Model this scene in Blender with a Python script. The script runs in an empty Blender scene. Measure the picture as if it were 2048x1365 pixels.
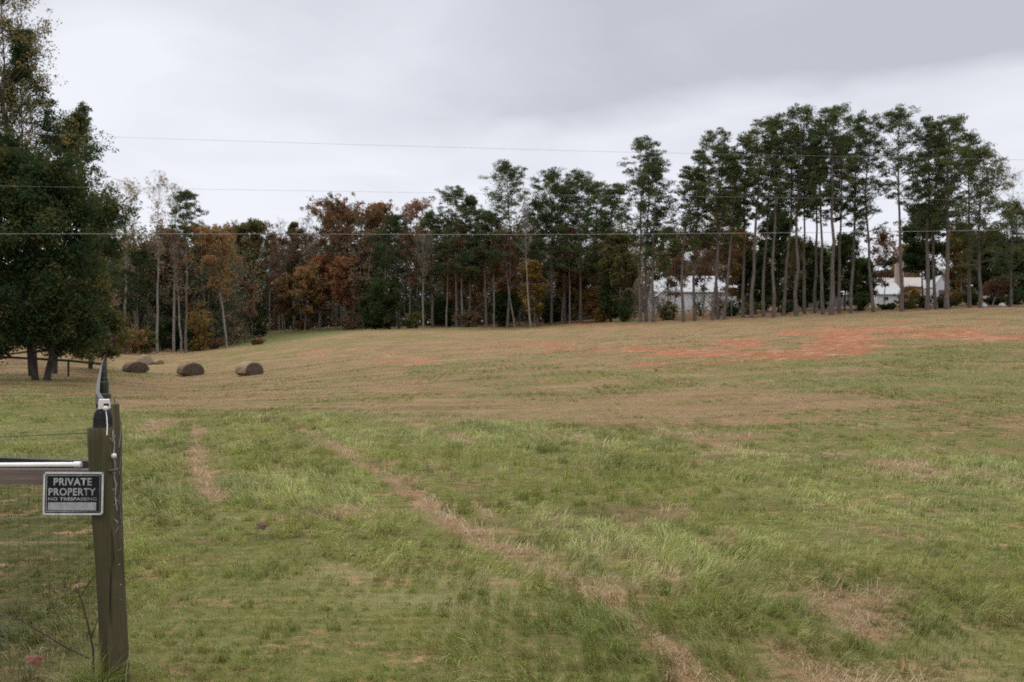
import bpy, math, numpy as np
from mathutils import Vector
R_ = math.radians
S = bpy.context.scene
COL = S.collection
F, CX, CY, EYE = 1700.0, 1024.0, 682.5, 1.8      # focal length in photo pixels, picture centre, eye height

# ------------------------------------------------------------------ noise
def _h(i, j, s):
    n = (i.astype(np.int64) * 374761393 + j.astype(np.int64) * 668265263 + s * 974634777) & 0xFFFFFFFF
    n = ((n ^ (n >> 13)) * 1274126177) & 0xFFFFFFFF
    n = (n ^ (n >> 16)) & 0xFFFFFF
    return n / float(0xFFFFFF)
def vn(x, y, s=0):
    x = np.asarray(x, float); y = np.asarray(y, float)
    i = np.floor(x); j = np.floor(y); u = x - i; v = y - j
    u = u * u * (3 - 2 * u); v = v * v * (3 - 2 * v)
    a = _h(i, j, s); b = _h(i + 1, j, s); c = _h(i, j + 1, s); d = _h(i + 1, j + 1, s)
    return (a * (1 - u) + b * u) * (1 - v) + (c * (1 - u) + d * u) * v
def fbm(x, y, s=0, o=3):
    t = 0; a = .5; n = 0
    for k in range(o):
        t = t + a * vn(x * 2 ** k + 17.3 * k, y * 2 ** k - 9.1 * k, s + k); n += a; a *= .5
    return t / n
def sst(a, b, x):
    t = np.clip((x - a) / (b - a), 0, 1); return t * t * (3 - 2 * t)

# ------------------------------------------------------------------ terrain
DS = [0, 5, 12, 20, 35, 50, 60, 80, 95, 105, 115, 130, 150, 165, 220, 600]
TAB = {
 0:    [0, 0, 0, -.1, -.2, -.3, -.2, .5, 1.1, 1.5, 1.9, 2.4, 3, 3.3, 4, 5],
 210:  [0, 0, 0, -.1, -.3, -.45, -.5, 0, .4, .65, .9, 1.4, 2, 2.4, 3.2, 5],
 300:  [0, 0, 0, -.1, -.4, -.8, -1.0, -.75, -.3, 0, .3, 1.0, 1.8, 2.3, 3.2, 5],
 400:  [0, 0, 0, 0, -.4, -.85, -1.0, -.65, 0, .35, .2, 1.0, 2.4, 3.2, 3.8, 5.5],
 550:  [0, 0, 0, 0, -.3, -.6, -.55, .6, 1.4, 1.68, 1.4, 2.4, 3.7, 4.2, 4.8, 6],
 720:  [0, 0, 0, 0, -.1, .05, .3, 1.4, 2.3, 2.8, 3.25, 3.7, 4.5, 4.9, 5.6, 7],
 1024: [0, 0, 0, 0, .2, .6, 1.0, 2.0, 2.65, 3.1, 3.6, 4.2, 5.2, 5.8, 7, 9],
 1250: [0, 0, 0, .1, .45, 1.05, 1.5, 2.6, 3.45, 4.0, 4.5, 5.3, 6.6, 7.3, 9, 11],
 1500: [0, 0, 0, .15, .7, 1.45, 2.0, 3.2, 4.2, 4.8, 5.4, 6.5, 7.8, 8.5, 10, 12],
 1800: [0, 0, .05, .25, 1.0, 1.95, 2.6, 4.0, 5.15, 5.8, 6.4, 7.4, 8.6, 9.2, 10.5, 12.5],
 2048: [0, 0, .08, .3, 1.15, 2.25, 2.9, 4.5, 5.7, 6.4, 7.0, 8.0, 9.2, 9.8, 11, 13],
}
PXS = sorted(TAB)
_ga = np.linspace(0, 1, 161)                       # depth axis, s = sqrt(d/600)
_gd = 600 * _ga ** 2
_gp = np.linspace(-300, 2400, 136)
_T0 = np.array([np.interp(_gd, DS, TAB[p]) for p in PXS])
_T = np.array([np.interp(_gp, PXS, _T0[:, k]) for k in range(161)])      # depth x px
def _blur(a, ax, n):
    for _ in range(n):
        b = np.concatenate([a.take([0], ax), a, a.take([-1], ax)], ax)
        L = a.shape[ax]
        a = (b.take(range(0, L), ax) + 2 * b.take(range(1, L + 1), ax) + b.take(range(2, L + 2), ax)) / 4
    return a
_T = _blur(_blur(_T, 0, 5), 1, 12)
def ground(x, y):
    x = np.asarray(x, float); y = np.asarray(y, float)
    d = np.clip(y, 0, 599)
    a = np.sqrt(d / 600) * 160
    p = np.clip(CX + F * x / np.maximum(y, 6.0), -300, 2399)
    q = (p + 300) / 2700 * 135
    i = np.clip(a.astype(int), 0, 159); j = np.clip(q.astype(int), 0, 134)
    u = a - i; v = q - j
    z = (_T[i, j] * (1 - v) + _T[i, j + 1] * v) * (1 - u) + (_T[i + 1, j] * (1 - v) + _T[i + 1, j + 1] * v) * u
    amp = sst(8, 40, d)
    z = z + (fbm(x / 9, y / 9, 5) - .5) * .35 * amp + (fbm(x / 1.6, y / 1.6, 8, 2) - .5) * .09
    return z
def gz(x, y): return float(ground(np.array([x]), np.array([y]))[0])
def at(px, d): return (px - CX) / F * d
def zof(py, d): return EYE + (CY - py) / F * d
def project(x, y, z):
    yy = np.maximum(y, .5)
    return CX + F * x / yy, CY + F * (EYE - z) / yy
def hit(px, py):                                    # ground point seen at a photo pixel
    d = np.geomspace(2.5, 220, 1500); x = at(px, d)
    below = zof(py, d) <= ground(x, d)
    k = int(np.argmax(below)) if below.any() else len(d) - 1
    return float(x[k]), float(d[k])

# ------------------------------------------------------------------ mesh helper
class MB:
    def __init__(s):
        s.v = []; s.f = []; s.n = 0; s.a = {}; s.mi = []
    def add(s, v, f, mat=0, **attr):
        v = np.asarray(v, float).reshape(-1, 3); f = np.asarray(f, int)
        s.v.append(v); s.f.append(f + s.n); s.n += len(v)
        s.mi.append(np.full(len(f), mat, int))
        for k in set(s.a) | set(attr):
            lst = s.a.setdefault(k, [])
            have = sum(len(q) for q in lst); want = sum(len(q) for q in s.f) - len(f)
            if have < want: lst.append(np.zeros(want - have))
            val = attr.get(k, 0.)
            lst.append(np.broadcast_to(np.asarray(val, float), (len(f),)).copy())
    def build(s, name, mats, parent=None, smooth=False):
        me = bpy.data.meshes.new(name)
        V = np.concatenate(s.v); tot = []; loops = []; mi = np.concatenate(s.mi)
        me.vertices.add(len(V)); me.vertices.foreach_set('co', V.ravel())
        for f in s.f:
            loops.append(f.ravel()); tot.append(np.full(len(f), f.shape[1], int))
        loops = np.concatenate(loops); tot = np.concatenate(tot)
        st = np.concatenate([[0], np.cumsum(tot)[:-1]])
        me.loops.add(len(loops)); me.loops.foreach_set('vertex_index', loops)
        me.polygons.add(len(tot)); me.polygons.foreach_set('loop_start', st)
        me.polygons.foreach_set('material_index', mi)
        me.polygons.foreach_set('use_smooth', np.full(len(tot), smooth))
        for k, l in s.a.items():
            at_ = me.attributes.new(k, 'FLOAT', 'FACE')
            at_.data.foreach_set('value', np.concatenate(l))
        for m in (mats if isinstance(mats, (list, tuple)) else [mats]): me.materials.append(m)
        me.update(calc_edges=True)
        o = bpy.data.objects.new(name, me); COL.objects.link(o)
        if parent: o.parent = parent
        return o
    def box(s, c, size, mat=0, rz=0, taper=1, **attr):
        x, y, z = np.array(size) / 2
        v = np.array([[-x, -y, -z], [x, -y, -z], [x, y, -z], [-x, y, -z], [-x * taper, -y * taper, z], [x * taper, -y * taper, z], [x * taper, y * taper, z], [-x * taper, y * taper, z]])
        if rz:
            c_, s_ = math.cos(rz), math.sin(rz)
            v = v @ np.array([[c_, s_, 0], [-s_, c_, 0], [0, 0, 1]])
        s.add(v + np.array(c), [[0, 3, 2, 1], [4, 5, 6, 7], [0, 1, 5, 4], [1, 2, 6, 5], [2, 3, 7, 6], [3, 0, 4, 7]], mat, **attr)
    def beam(s, p0, p1, w, h, mat=0, **attr):          # a board from p0 to p1, w across, h tall
        p0 = np.array(p0, float); p1 = np.array(p1, float); d = p1 - p0; d /= np.linalg.norm(d)
        sd = np.cross(d, [0, 0, 1.]); sd /= np.linalg.norm(sd); up = np.cross(sd, d)
        v = []
        for p in (p0, p1):
            for a, b in ((-1, -1), (1, -1), (1, 1), (-1, 1)): v.append(p + sd * a * w / 2 + up * b * h / 2)
        s.add(v, [[0, 1, 2, 3], [7, 6, 5, 4], [0, 4, 5, 1], [1, 5, 6, 2], [2, 6, 7, 3], [3, 7, 4, 0]], mat, **attr)
    def tube(s, path, rad, k=6, mat=0, cap=False, **attr):
        P = np.asarray(path, float); n = len(P); rad = np.broadcast_to(np.asarray(rad, float), (n,))
        T = np.gradient(P, axis=0); T /= np.linalg.norm(T, axis=1)[:, None] + 1e-12
        m = T.mean(0); ref = np.array([1., 0, 0]) if abs(m[0]) < abs(m[2]) else np.array([0, 0, 1.])
        if abs(m[0]) > .9 * np.linalg.norm(m): ref = np.array([0, 1., 0])
        A = np.cross(T, ref); A /= np.linalg.norm(A, axis=1)[:, None] + 1e-12
        B = np.cross(T, A)
        th = np.arange(k) * 2 * math.pi / k
        V = P[:, None] + rad[:, None, None] * (np.cos(th)[None, :, None] * A[:, None] + np.sin(th)[None, :, None] * B[:, None])
        i = np.arange(n - 1)[:, None]; j = np.arange(k)[None]
        a = i * k + j; b = i * k + (j + 1) % k
        f = np.stack([a, b, b + k, a + k], -1).reshape(-1, 4)
        s.add(V.reshape(-1, 3), f, mat, **attr)
        if cap:
            s.add(V[-1], [list(range(k))], mat, **attr); s.add(V[0], [list(range(k))[::-1]], mat, **attr)
    def lathe(s, prof, c=(0, 0, 0), k=24, mat=0, **attr):
        prof = np.array(prof, float); n = len(prof); th = np.arange(k) * 2 * math.pi / k
        V = np.stack([prof[:, 0][:, None] * np.cos(th), prof[:, 0][:, None] * np.sin(th), np.broadcast_to(prof[:, 1][:, None], (n, k))], -1)
        i = np.arange(n - 1)[:, None]; j = np.arange(k)[None]; a = i * k + j; b = i * k + (j + 1) % k
        s.add(V.reshape(-1, 3) + np.array(c), np.stack([a, b, b + k, a + k], -1).reshape(-1, 4), mat, **attr)

def empty(name, loc, rz=0):
    o = bpy.data.objects.new(name, None); COL.objects.link(o); o.location = loc; o.rotation_euler = (0, 0, rz)
    o.empty_display_size = .2
    return o
def tag(o, label=None, cat=None, group=None, kind=None):
    if label: o['label'] = label
    if cat: o['category'] = cat
    if group: o['group'] = group
    if kind: o['kind'] = kind
    return o

# ------------------------------------------------------------------ materials
class N:
    def __init__(s, name, world=False):
        if world: s.m = name; s.t = name.node_tree
        else:
            s.m = bpy.data.materials.new(name); s.m.use_nodes = True; s.t = s.m.node_tree
        s.t.nodes.clear()
    def n(s, typ, **kw):
        o = s.t.nodes.new(typ)
        for k, v in kw.items():
            if k[0] == 'i' and k[1:].isdigit(): s.put(o.inputs[int(k[1:])], v)
            elif k.startswith('I_'): s.put(o.inputs[k[2:].replace('_', ' ')], v)
            else: setattr(o, k, v)
        return o
    def put(s, inp, v):
        if isinstance(v, bpy.types.NodeSocket): s.t.links.new(v, inp)
        elif isinstance(v, bpy.types.Node): s.t.links.new(v.outputs[0], inp)
        else: inp.default_value = v
    def math(s, op, a, b=0., c=None, clamp=False):
        o = s.n('ShaderNodeMath', operation=op, use_clamp=clamp); s.put(o.inputs[0], a); s.put(o.inputs[1], b)
        if c is not None: s.put(o.inputs[2], c)
        return o.outputs[0]
    def mix(s, f, a, b, blend='MIX'):
        o = s.n('ShaderNodeMix', data_type='RGBA', blend_type=blend); s.put(o.inputs[0], f)
        for k, v in ((6, a), (7, b)):
            s.put(o.inputs[k], (*v, 1) if isinstance(v, tuple) and len(v) == 3 else v)
        return o.outputs[2]
    def attr(s, name): return s.n('ShaderNodeAttribute', attribute_name=name).outputs['Fac']
    def noise(s, scale, detail=3, vec=None, rough=.6, dist=0):
        o = s.n('ShaderNodeTexNoise'); o.inputs['Scale'].default_value = scale; o.inputs['Detail'].default_value = detail
        o.inputs['Roughness'].default_value = rough; o.inputs['Distortion'].default_value = dist
        if vec is not None: s.put(o.inputs['Vector'], vec)
        return o.outputs[0]
    def rng(s, v, a, b, c=0., d=1.):
        o = s.n('ShaderNodeMapRange'); s.put(o.inputs[0], v)
        for k, q in zip((1, 2, 3, 4), (a, b, c, d)): o.inputs[k].default_value = q
        return o.outputs[0]
    def out(s, sh, socket='Surface'):
        o = s.n('ShaderNodeOutputMaterial'); s.put(o.inputs[socket], sh); return s.m

def foliage_mat(name, c0, c1, c2=None, trans=.25):
    m = N(name); r = m.attr('rnd')
    col = m.mix(r, c0, c1)
    if c2 is not None:
        col = m.mix(m.rng(m.attr('hue'), .55, .8), col, c2)
    d = m.n('ShaderNodeBsdfDiffuse', i0=col); t = m.n('ShaderNodeBsdfTranslucent', i0=col)
    return m.out(m.n('ShaderNodeMixShader', i0=trans, i1=d, i2=t))
def surf(name, c0, c1, scale=6, rough=.85, bump=.0, stretch=(1, 1, 1), detail=4, spec=.3, metal=0, bscale=None, lo=.35, hi=.65):
    m = N(name); tc = m.n('ShaderNodeTexCoord'); mp = m.n('ShaderNodeMapping', i0=tc.outputs['Object']); mp.inputs['Scale'].default_value = stretch
    nz = m.noise(scale, detail, mp)
    b = m.n('ShaderNodeBsdfPrincipled'); m.put(b.inputs['Base Color'], m.mix(m.rng(nz, lo, hi), c0, c1))
    b.inputs['Roughness'].default_value = rough; b.inputs['Specular IOR Level'].default_value = spec; b.inputs['Metallic'].default_value = metal
    if bump:
        n2 = m.noise(bscale or scale * 3, 4, mp)
        bp = m.n('ShaderNodeBump'); bp.inputs['Strength'].default_value = bump; bp.inputs['Distance'].default_value = .02; m.put(bp.inputs['Height'], n2); m.put(b.inputs['Normal'], bp)
    return m.out(b)

M = {}
PAL = {   # leaves: two colours between which single leaves vary, and the colour of stray clumps
 'pine':   ((.028, .048, .022), (.080, .112, .046), (.085, .088, .036)),
 'pine2':  ((.034, .052, .022), (.088, .112, .042), (.10, .088, .034)),
 'dark':   ((.014, .030, .014), (.042, .066, .026), (.06, .06, .022)),
 'olive':  ((.050, .054, .020), (.110, .106, .042), (.12, .10, .036)),
 'rust':   ((.095, .046, .026), (.195, .105, .056), (.11, .09, .04)),
 'red':    ((.135, .048, .028), (.240, .105, .060), (.19, .12, .05)),
 'orange': ((.145, .078, .034), (.255, .150, .072), (.14, .11, .045)),
 'yellow': ((.130, .088, .022), (.240, .165, .050), (.16, .09, .03)),
 'brown':  ((.085, .055, .034), (.170, .110, .070), (.15, .07, .035)),
 'pale':   ((.240, .180, .110), (.360, .280, .180), (.32, .21, .10)),
 'rose':   ((.190, .120, .090), (.300, .200, .150), (.24, .12, .07)),
 'sparse': ((.085, .090, .040), (.210, .180, .080), (.23, .17, .065)),
 'mixed':  ((.066, .062, .042), (.185, .125, .078), (.050, .066, .036)),
}
for k, (a, b, c) in PAL.items():
    g = 1.3 if k in ('pine', 'pine2', 'dark', 'olive', 'mixed') else 1.4 if k in ('rust', 'orange', 'red') else 1.12
    a, b, c = (tuple(q * g for q in z) for z in (a, b, c)); M[k] = foliage_mat('leaf_' + k, a, b, c)
M['bark_pine'] = surf('bark_pine', (.068, .053, .045), (.145, .120, .106), 5, .95, .6, (1, 1, .25))
M['bark_grey'] = surf('bark_grey', (.12, .107, .096), (.25, .23, .21), 4, .95, .5, (1, 1, .3))
M['bark_dark'] = surf('bark_dark', (.022, .018, .015), (.055, .045, .038), 5, .95, .6, (1, 1, .3))
M['twig'] = surf('twig', (.14, .115, .1), (.27, .23, .205), 3, .95)

# ------------------------------------------------------------------ trees
def leaves(mb, rng, C, rad, n, w, l, flat, mat=0, hue=None, orient=0.):
    """n leaf-sized rhombi round each clump centre of C."""
    m = len(C)
    if m == 0: return
    rad = np.broadcast_to(np.asarray(rad, float), (m,))
    if hue is None: hue = rng.random(m)
    q = rng.normal(size=(m, n, 3)); q /= np.linalg.norm(q, axis=2)[..., None]
    rr = rng.random((m, n, 1)) ** .45
    off = q * rr * rad[:, None, None]; off[..., 2] *= flat
    P = (C[:, None] + off).reshape(-1, 3)
    K = len(P)
    a = rng.normal(size=(K, 3)); a[:, 2] *= 1 - orient * .6; a /= np.linalg.norm(a, axis=1)[:, None]
    b = rng.normal(size=(K, 3)); b = np.cross(a, b); b /= np.linalg.norm(b, axis=1)[:, None]
    sc = rng.uniform(.6, 1.3, (K, 1))
    a = a * l * .5 * sc; b = b * w * .5 * sc
    V = np.stack([P - a, P - b * 1. - a * .1, P + a, P + b - a * .1], 1).reshape(-1, 3)
    f = np.arange(K * 4).reshape(-1, 4)
    clump = np.repeat(rng.random(m), n)
    r = np.clip(.55 * clump + .45 * rng.random(K), 0, 1)
    mb.add(V, f, mat, rnd=r, hue=np.repeat(hue, n))

def bend(rng, p, d, L, up, n=4, wob=.12):
    pts = [np.array(p, float)]; d = np.array(d, float)
    for k in range(n - 1):
        d = d + np.array([0, 0, up]) + rng.normal(size=3) * wob; d /= np.linalg.norm(d)
        pts.append(pts[-1] + d * L / (n - 1))
    return np.array(pts), d

PROF = {
 'pine':  lambda t: (.55 + .45 * min(1, t / .4)) * max(.34, (1 - t) ** .42),
 'round': lambda t: max(.25, math.sqrt(max(0, 1 - (2 * min(max(t, .12), 1) - .95) ** 2 * .98))),
 'vase':  lambda t: .35 + .65 * t if t < .8 else max(.3, 1 - (t - .8) * 3),
 'cone':  lambda t: max(.12, 1 - t) * (.75 + .25 * min(1, t / .1)),
 'col':   lambda t: .9 if t < .75 else max(.2, 1 - (t - .75) * 3),
}
def tree(name, label, cat, px, d, top, wpx, cb, leaf, kind='decid', prof='round', lean=0, nl=26, puff=24, group=None, bark='bark_grey', seed=0, tr=None, prob=1., lw=None, forks=1, nsub=None, twigs=3, thin=1., offs=0, ztop=None):
    rng = np.random.default_rng(seed * 7919 + int(px) * 31 + int(d) * 7 + 5)
    x0 = at(px, d); z0 = gz(x0, d) - .08
    H = (zof(top, d) if ztop is None else ztop) - z0 - {'pine': 1.25, 'decid': .55, 'ever': .6}[kind]
    Rr = wpx / 2 / F * d
    cb = cb if cb < 1 else cb
    t = empty(name, (x0, d, z0)); tag(t, label, cat, group)
    tm = MB(); cm = MB()
    lx = lean / F * d
    tr = (tr or .25) * .78 if kind == 'pine' else tr or (.0085 * H + .02)
    tips = []
    for fk in range(forks):
        sw = rng.normal(size=2) * .012 * H
        fo = 0 if forks == 1 else (fk - (forks - 1) / 2) * .16 * H
        zz = np.linspace(0, 1, 9)
        tx = lx * zz ** 1.3 + sw[0] * np.sin(zz * 3.1) + fo * zz ** .8 + rng.normal(size=9) * .0035 * H * (zz > 0) + (fk * .45 - (forks - 1) * .225)
        ty = sw[1] * np.sin(zz * 2.7 + 1) + rng.normal(size=9) * .0035 * H * (zz > 0)
        hh = H * (1 if fk == 0 else rng.uniform(.8, .95))
        path = np.stack([tx, ty, zz * hh], 1)
        rad = tr * (1 - zz * .93) ** .85 * thin; rad[0] *= 1.25
        if kind == 'decid': rad = np.maximum(tr * thin * (1 - zz) ** 1.1, .012)
        tm.tube(path, rad, 8)
        n = int(nl / (1 if forks == 1 else forks * .8))
        ns = nsub or 4
        for i in range(n):
            u = (i + rng.random()) / n
            u = u ** .9
            z = cb + (1 - cb) * u
            pz = np.array([np.interp(z, zz, tx), np.interp(z, zz, ty), z * hh])
            az = i * 2.4 + rng.random() * 1.6
            if kind == 'pine': el = R_(rng.uniform(-8, 22) + 35 * u)
            elif prof == 'vase': el = R_(rng.uniform(50, 72))
            elif kind == 'ever': el = R_(rng.uniform(-10, 25) + 30 * u)
            else: el = R_(rng.uniform(18, 45) + 30 * u)
            L = Rr * PROF[prof](u) * rng.uniform(.62, 1.12)
            if prof == 'vase': L = min(L * 1.9, (1.02 - z) * hh / math.sin(el) + .6)
            else: L = min(L / max(.55, math.cos(el)), max(.5, (1.0 - z) * hh * 1.2 + Rr * .22))
            dr = np.array([math.cos(az) * math.cos(el), math.sin(az) * math.cos(el), math.sin(el)])
            r0 = max(.012, min(np.interp(z, zz, rad) * .55, .02 + .014 * L)) * thin
            P, de = bend(rng, pz, dr, L, .10 if kind == 'pine' else .07, 5)
            tm.tube(P, np.linspace(r0, r0 * .3, 5), 4)
            tips.append(P[-1])
            for q in range(ns):
                w = rng.uniform(.3, .95); k = int(w * 4); pp = P[k] + (P[min(k + 1, 4)] - P[k]) * (w * 4 - k)
                sd = rng.normal(size=3); sd[2] = abs(sd[2]) * .5 if kind != 'pine' else sd[2] * .35
                sd = sd / np.linalg.norm(sd) * .9 + dr * .7; sd /= np.linalg.norm(sd)
                L2 = L * rng.uniform(.28, .5) * (1.15 - .4 * w)
                P2, d2 = bend(rng, pp, sd, L2, .1, 4)
                tm.tube(P2, np.linspace(r0 * .5, r0 * .18, 4), 3)
                tips.append(P2[-1])
                tips.append(P2[2])
                for e in range(twigs if kind != 'pine' else 0):
                    td = rng.normal(size=3) * .6 + d2; td[2] += .25; td /= np.linalg.norm(td)
                    P3, _ = bend(rng, P2[rng.integers(1, 4)], td, L2 * rng.uniform(.4, .8), .08, 3)
                    tm.tube(P3, np.linspace(max(.010, r0 * .22), .008, 3), 3)
                    tips.append(P3[-1])
        tips.append(path[-1])
    T = np.array(tips)
    if prob < 1: T = T[rng.random(len(T)) < prob]
    bk = M[bark]
    tm.build('trunk', bk, t, True)
    if len(T):
        T = T + rng.normal(size=T.shape) * .12
        if kind == 'pine': leaves(cm, rng, T, rng.uniform(.35, .85, len(T)) * (.36 + Rr * .11), int(puff * .9), lw or .075, (lw or .075) * 4.2, .5)
        elif kind == 'ever': leaves(cm, rng, T, rng.uniform(.3, .75, len(T)) * (.5 + Rr * .18), puff, lw or .16, (lw or .16) * 1.8, .8)
        else: leaves(cm, rng, T, rng.uniform(.3, .8, len(T)) * (.4 + Rr * .16) * (.55 if lw and lw < .11 else 1), puff, lw or .20, (lw or .20) * 1.5, .8)
        cm.build('crown', M[leaf], t)
    return t

def shrub(name, label, px, d, top, wpx, leaf, seed=0, group=None, cat='shrub', n=90, puff=26, lw=.13, py_base=None):
    rng = np.random.default_rng(seed * 101 + int(px) + int(d))
    x0 = at(px, d); z0 = gz(x0, d) - .05; H = zof(top, d) - z0; Rr = wpx / 2 / F * d
    t = empty(name, (x0, d, z0)); tag(t, label, cat, group)
    sm = MB(); cm = MB(); C = []
    ns = 9
    for i in range(ns):
        az = i * 2.4; b = np.array([math.cos(az), math.sin(az), 0]) * Rr * .12 * rng.random()
        out = Rr * rng.uniform(.3, .95); hz = H * rng.uniform(.6, 1.0) * (1 - .35 * (out / Rr) ** 2)
        e = np.array([math.cos(az) * out, math.sin(az) * out, hz])
        w = np.linspace(0, 1, 5)[:, None]; P = b + (e - b) * np.concatenate([w ** 1.3, w ** 1.3, w ** .9], 1) + rng.normal(size=(5, 3)) * .04 * H * (w > 0)
        sm.tube(P, np.linspace(.04, .012, 5) * (.5 + H / 6), 4)
        for q in range(n // ns):
            k = rng.integers(1, 5); C.append(P[k] + rng.normal(size=3) * np.array([Rr * .22, Rr * .22, H * .10]))
    C = np.array(C); C[:, 2] = np.clip(C[:, 2], .12, H * 1.02)
    sm.build('stem', M['bark_dark'], t, True)
    leaves(cm, rng, C, rng.uniform(.35, .8, len(C)) * (.28 + .12 * H), puff, lw, lw * 1.7, .75)
    cm.build('foliage', M[leaf], t)
    return t

# ================================================================== TREES IN THE PHOTO
PINES_R = 'tall pines in the stand along the right top of the field'
PINES_M = 'pines rising from the wood in the middle of the field edge'
AUT = 'autumn trees along the far edge of the field'
PW = dict(kind='pine', prof='pine', bark='bark_pine')
def pine(px, d, top, w, cb, label, leaf='pine', lean=0, group=PINES_R, **k):
    k = {**dict(nl=30, puff=32), **k}; k['nl'] = int(k['nl'] * 1.25); w = w * (1.22 + .22 * ((px * 7) % 10) / 10); cb -= .10 * ((px * 3) % 7) / 7
    if group == PINES_M: k['puff'] = 44; k['nl'] += 6; cb -= .05; w *= 1.2
    return tree('pine_tree', label, 'pine tree', px, d, top, w, cb, leaf, lean=lean, group=group, seed=k.pop('seed', 1), **PW, **k)
# --- the stand on the right
pine(1281, 104, 266, 88, .42, 'leftmost tall pine of the trio standing apart left of the white barn', lean=12, nl=34)
pine(1292, 105, 300, 74, .40, 'middle pine of the trio standing apart left of the white barn', lean=14, seed=2)
pine(1307, 103, 318, 96, .36, 'right pine of the trio left of the white barn, low boughs spreading right', lean=8, seed=3)
pine(1367, 101, 330, 80, .50, 'leaning pine in front of the white barn roof, first of the big stand', lean=26, leaf='pine2')
pine(1389, 102, 290, 78, .50, 'thin pine in front of the middle of the white barn', lean=14, seed=4)
pine(1425, 100, 254, 104, .46, 'pine with a broad rounded crown at the right end of the white barn', lean=12, leaf='pine2', nl=34)
pine(1437, 102, 285, 86, .50, 'pine close beside the broad pine at the right end of the white barn', lean=8, seed=5)
pine(1448, 99, 300, 70, .56, 'slanting pine between the white barn and the parked white car', lean=16, seed=6)
pine(1486, 101, 262, 78, .60, 'thin straight pine just left of the parked white car', lean=8, seed=7)
pine(1504, 98, 232, 112, .56, 'thick pine leaning right in front of the parked white car', lean=22, leaf='pine2', tr=.30)
pine(1527, 99, 268, 70, .58, 'slender leaning pine just right of the parked white car', lean=22, seed=8)
pine(1546, 97, 226, 98, .56, 'straight pine before the dark evergreen at the middle of the stand', lean=6, nl=34)
pine(1567, 99, 250, 74, .58, 'leaning pine at the left end of the grey slatted fence', lean=20, seed=9)
pine(1594, 97, 212, 116, .54, 'broad crowned pine before the left part of the grey slatted fence', lean=8, tr=.29, nl=36)
pine(1610, 101, 280, 66, .62, 'shorter pine close right of the broad pine at the slatted fence', lean=3, seed=10)
pine(1628, 103, 270, 64, .60, 'thinnest pine in front of the grey slatted fence', lean=5, seed=11)
pine(1644, 98, 236, 84, .56, 'pine leaning slightly left before the right part of the slatted fence', lean=-7, seed=12)
pine(1664, 95, 209, 108, .58, 'tallest pine of the stand, thick straight trunk right of the slatted fence', lean=-2, tr=.34, nl=34)
pine(1679, 99, 262, 72, .56, 'pine tucked just right of the tallest pine of the stand', lean=4, seed=13)
pine(1701, 98, 224, 96, .44, 'pine leaning right beside the dark round bush', lean=12, nl=36)
pine(1746, 97, 224, 98, .40, 'pine with long low boughs in front of the bright white carport edge', lean=-4, nl=34, puff=24)
pine(1798, 96, 211, 110, .60, 'straight bare stemmed pine in front of the tall brick chimney', lean=2, tr=.27, nl=34)
pine(1855, 95, 231, 112, .38, 'thick pine just right of the tan roofed house, crown reaching low', lean=3, tr=.31, nl=38)
pine(1872, 96, 262, 86, .46, 'thinner middle pine of the three right of the tan roofed house', lean=5, seed=14)
pine(1893, 94, 231, 138, .44, 'wide topped pine, right one of the three beside the tan roofed house', lean=6, tr=.33, nl=40, leaf='pine2')
pine(1962, 95, 300, 150, .34, 'pine at the right end of the stand, long boughs sloping down to the right', lean=4, nl=40, leaf='pine2')
pine(1935, 99, 256, 110, .40, 'pine behind the wide topped pine, filling the right shoulder of the stand', lean=6, nl=34, seed=15)
pine(2022, 99, 395, 92, .30, 'short pine at the far right picture edge behind the last tall pine', lean=2, nl=30, seed=16)
# --- the middle
mp = dict(group=PINES_M)
pine(865, 122, 420, 70, .42, 'low dark pine at the left end of the middle pines', **mp)
pine(913, 121, 373, 84, .44, 'round topped pine, second from the left of the middle pines', leaf='pine', **mp)
pine(940, 122, 386, 62, .50, 'narrow pine between the round topped pine and the feathery pine', seed=2, **mp)
pine(973, 120, 420, 70, .50, 'low pine partly behind the feathery pine', seed=3, **mp)
pine(1015, 119, 326, 98, .44, 'tallest feathery pine of the middle group, twin grey stems below', lean=-2, nl=36, tr=.26, **mp)
pine(1075, 122, 400, 74, .50, 'low pine between the feathery pine and the pointed pine', seed=4, **mp)
pine(1103, 120, 338, 94, .44, 'pointed pine to the right of the feathery pine', leaf='pine', lean=-3, nl=36, **mp)
pine(1161, 118, 345, 100, .42, 'broad flat topped pine with a pale straight trunk', lean=-6, nl=36, seed=5, **mp)
pine(1130, 121, 370, 76, .46, 'pine squeezed between the pointed pine and the flat topped pine', seed=6, **mp)
pine(1194, 121, 362, 76, .46, 'pine just right of the flat topped pine with the pale trunk', seed=7, **mp)
pine(1221, 116, 366, 74, .34, 'pine with gappy crown, last one left of the standing apart trio', lean=8, nl=34, seed=8, **mp)
pine(798, 126, 428, 74, .52, 'dark round pine with a curved pale trunk beside the big rust tree', lean=-10, leaf='dark', nl=30, **mp)
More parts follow.
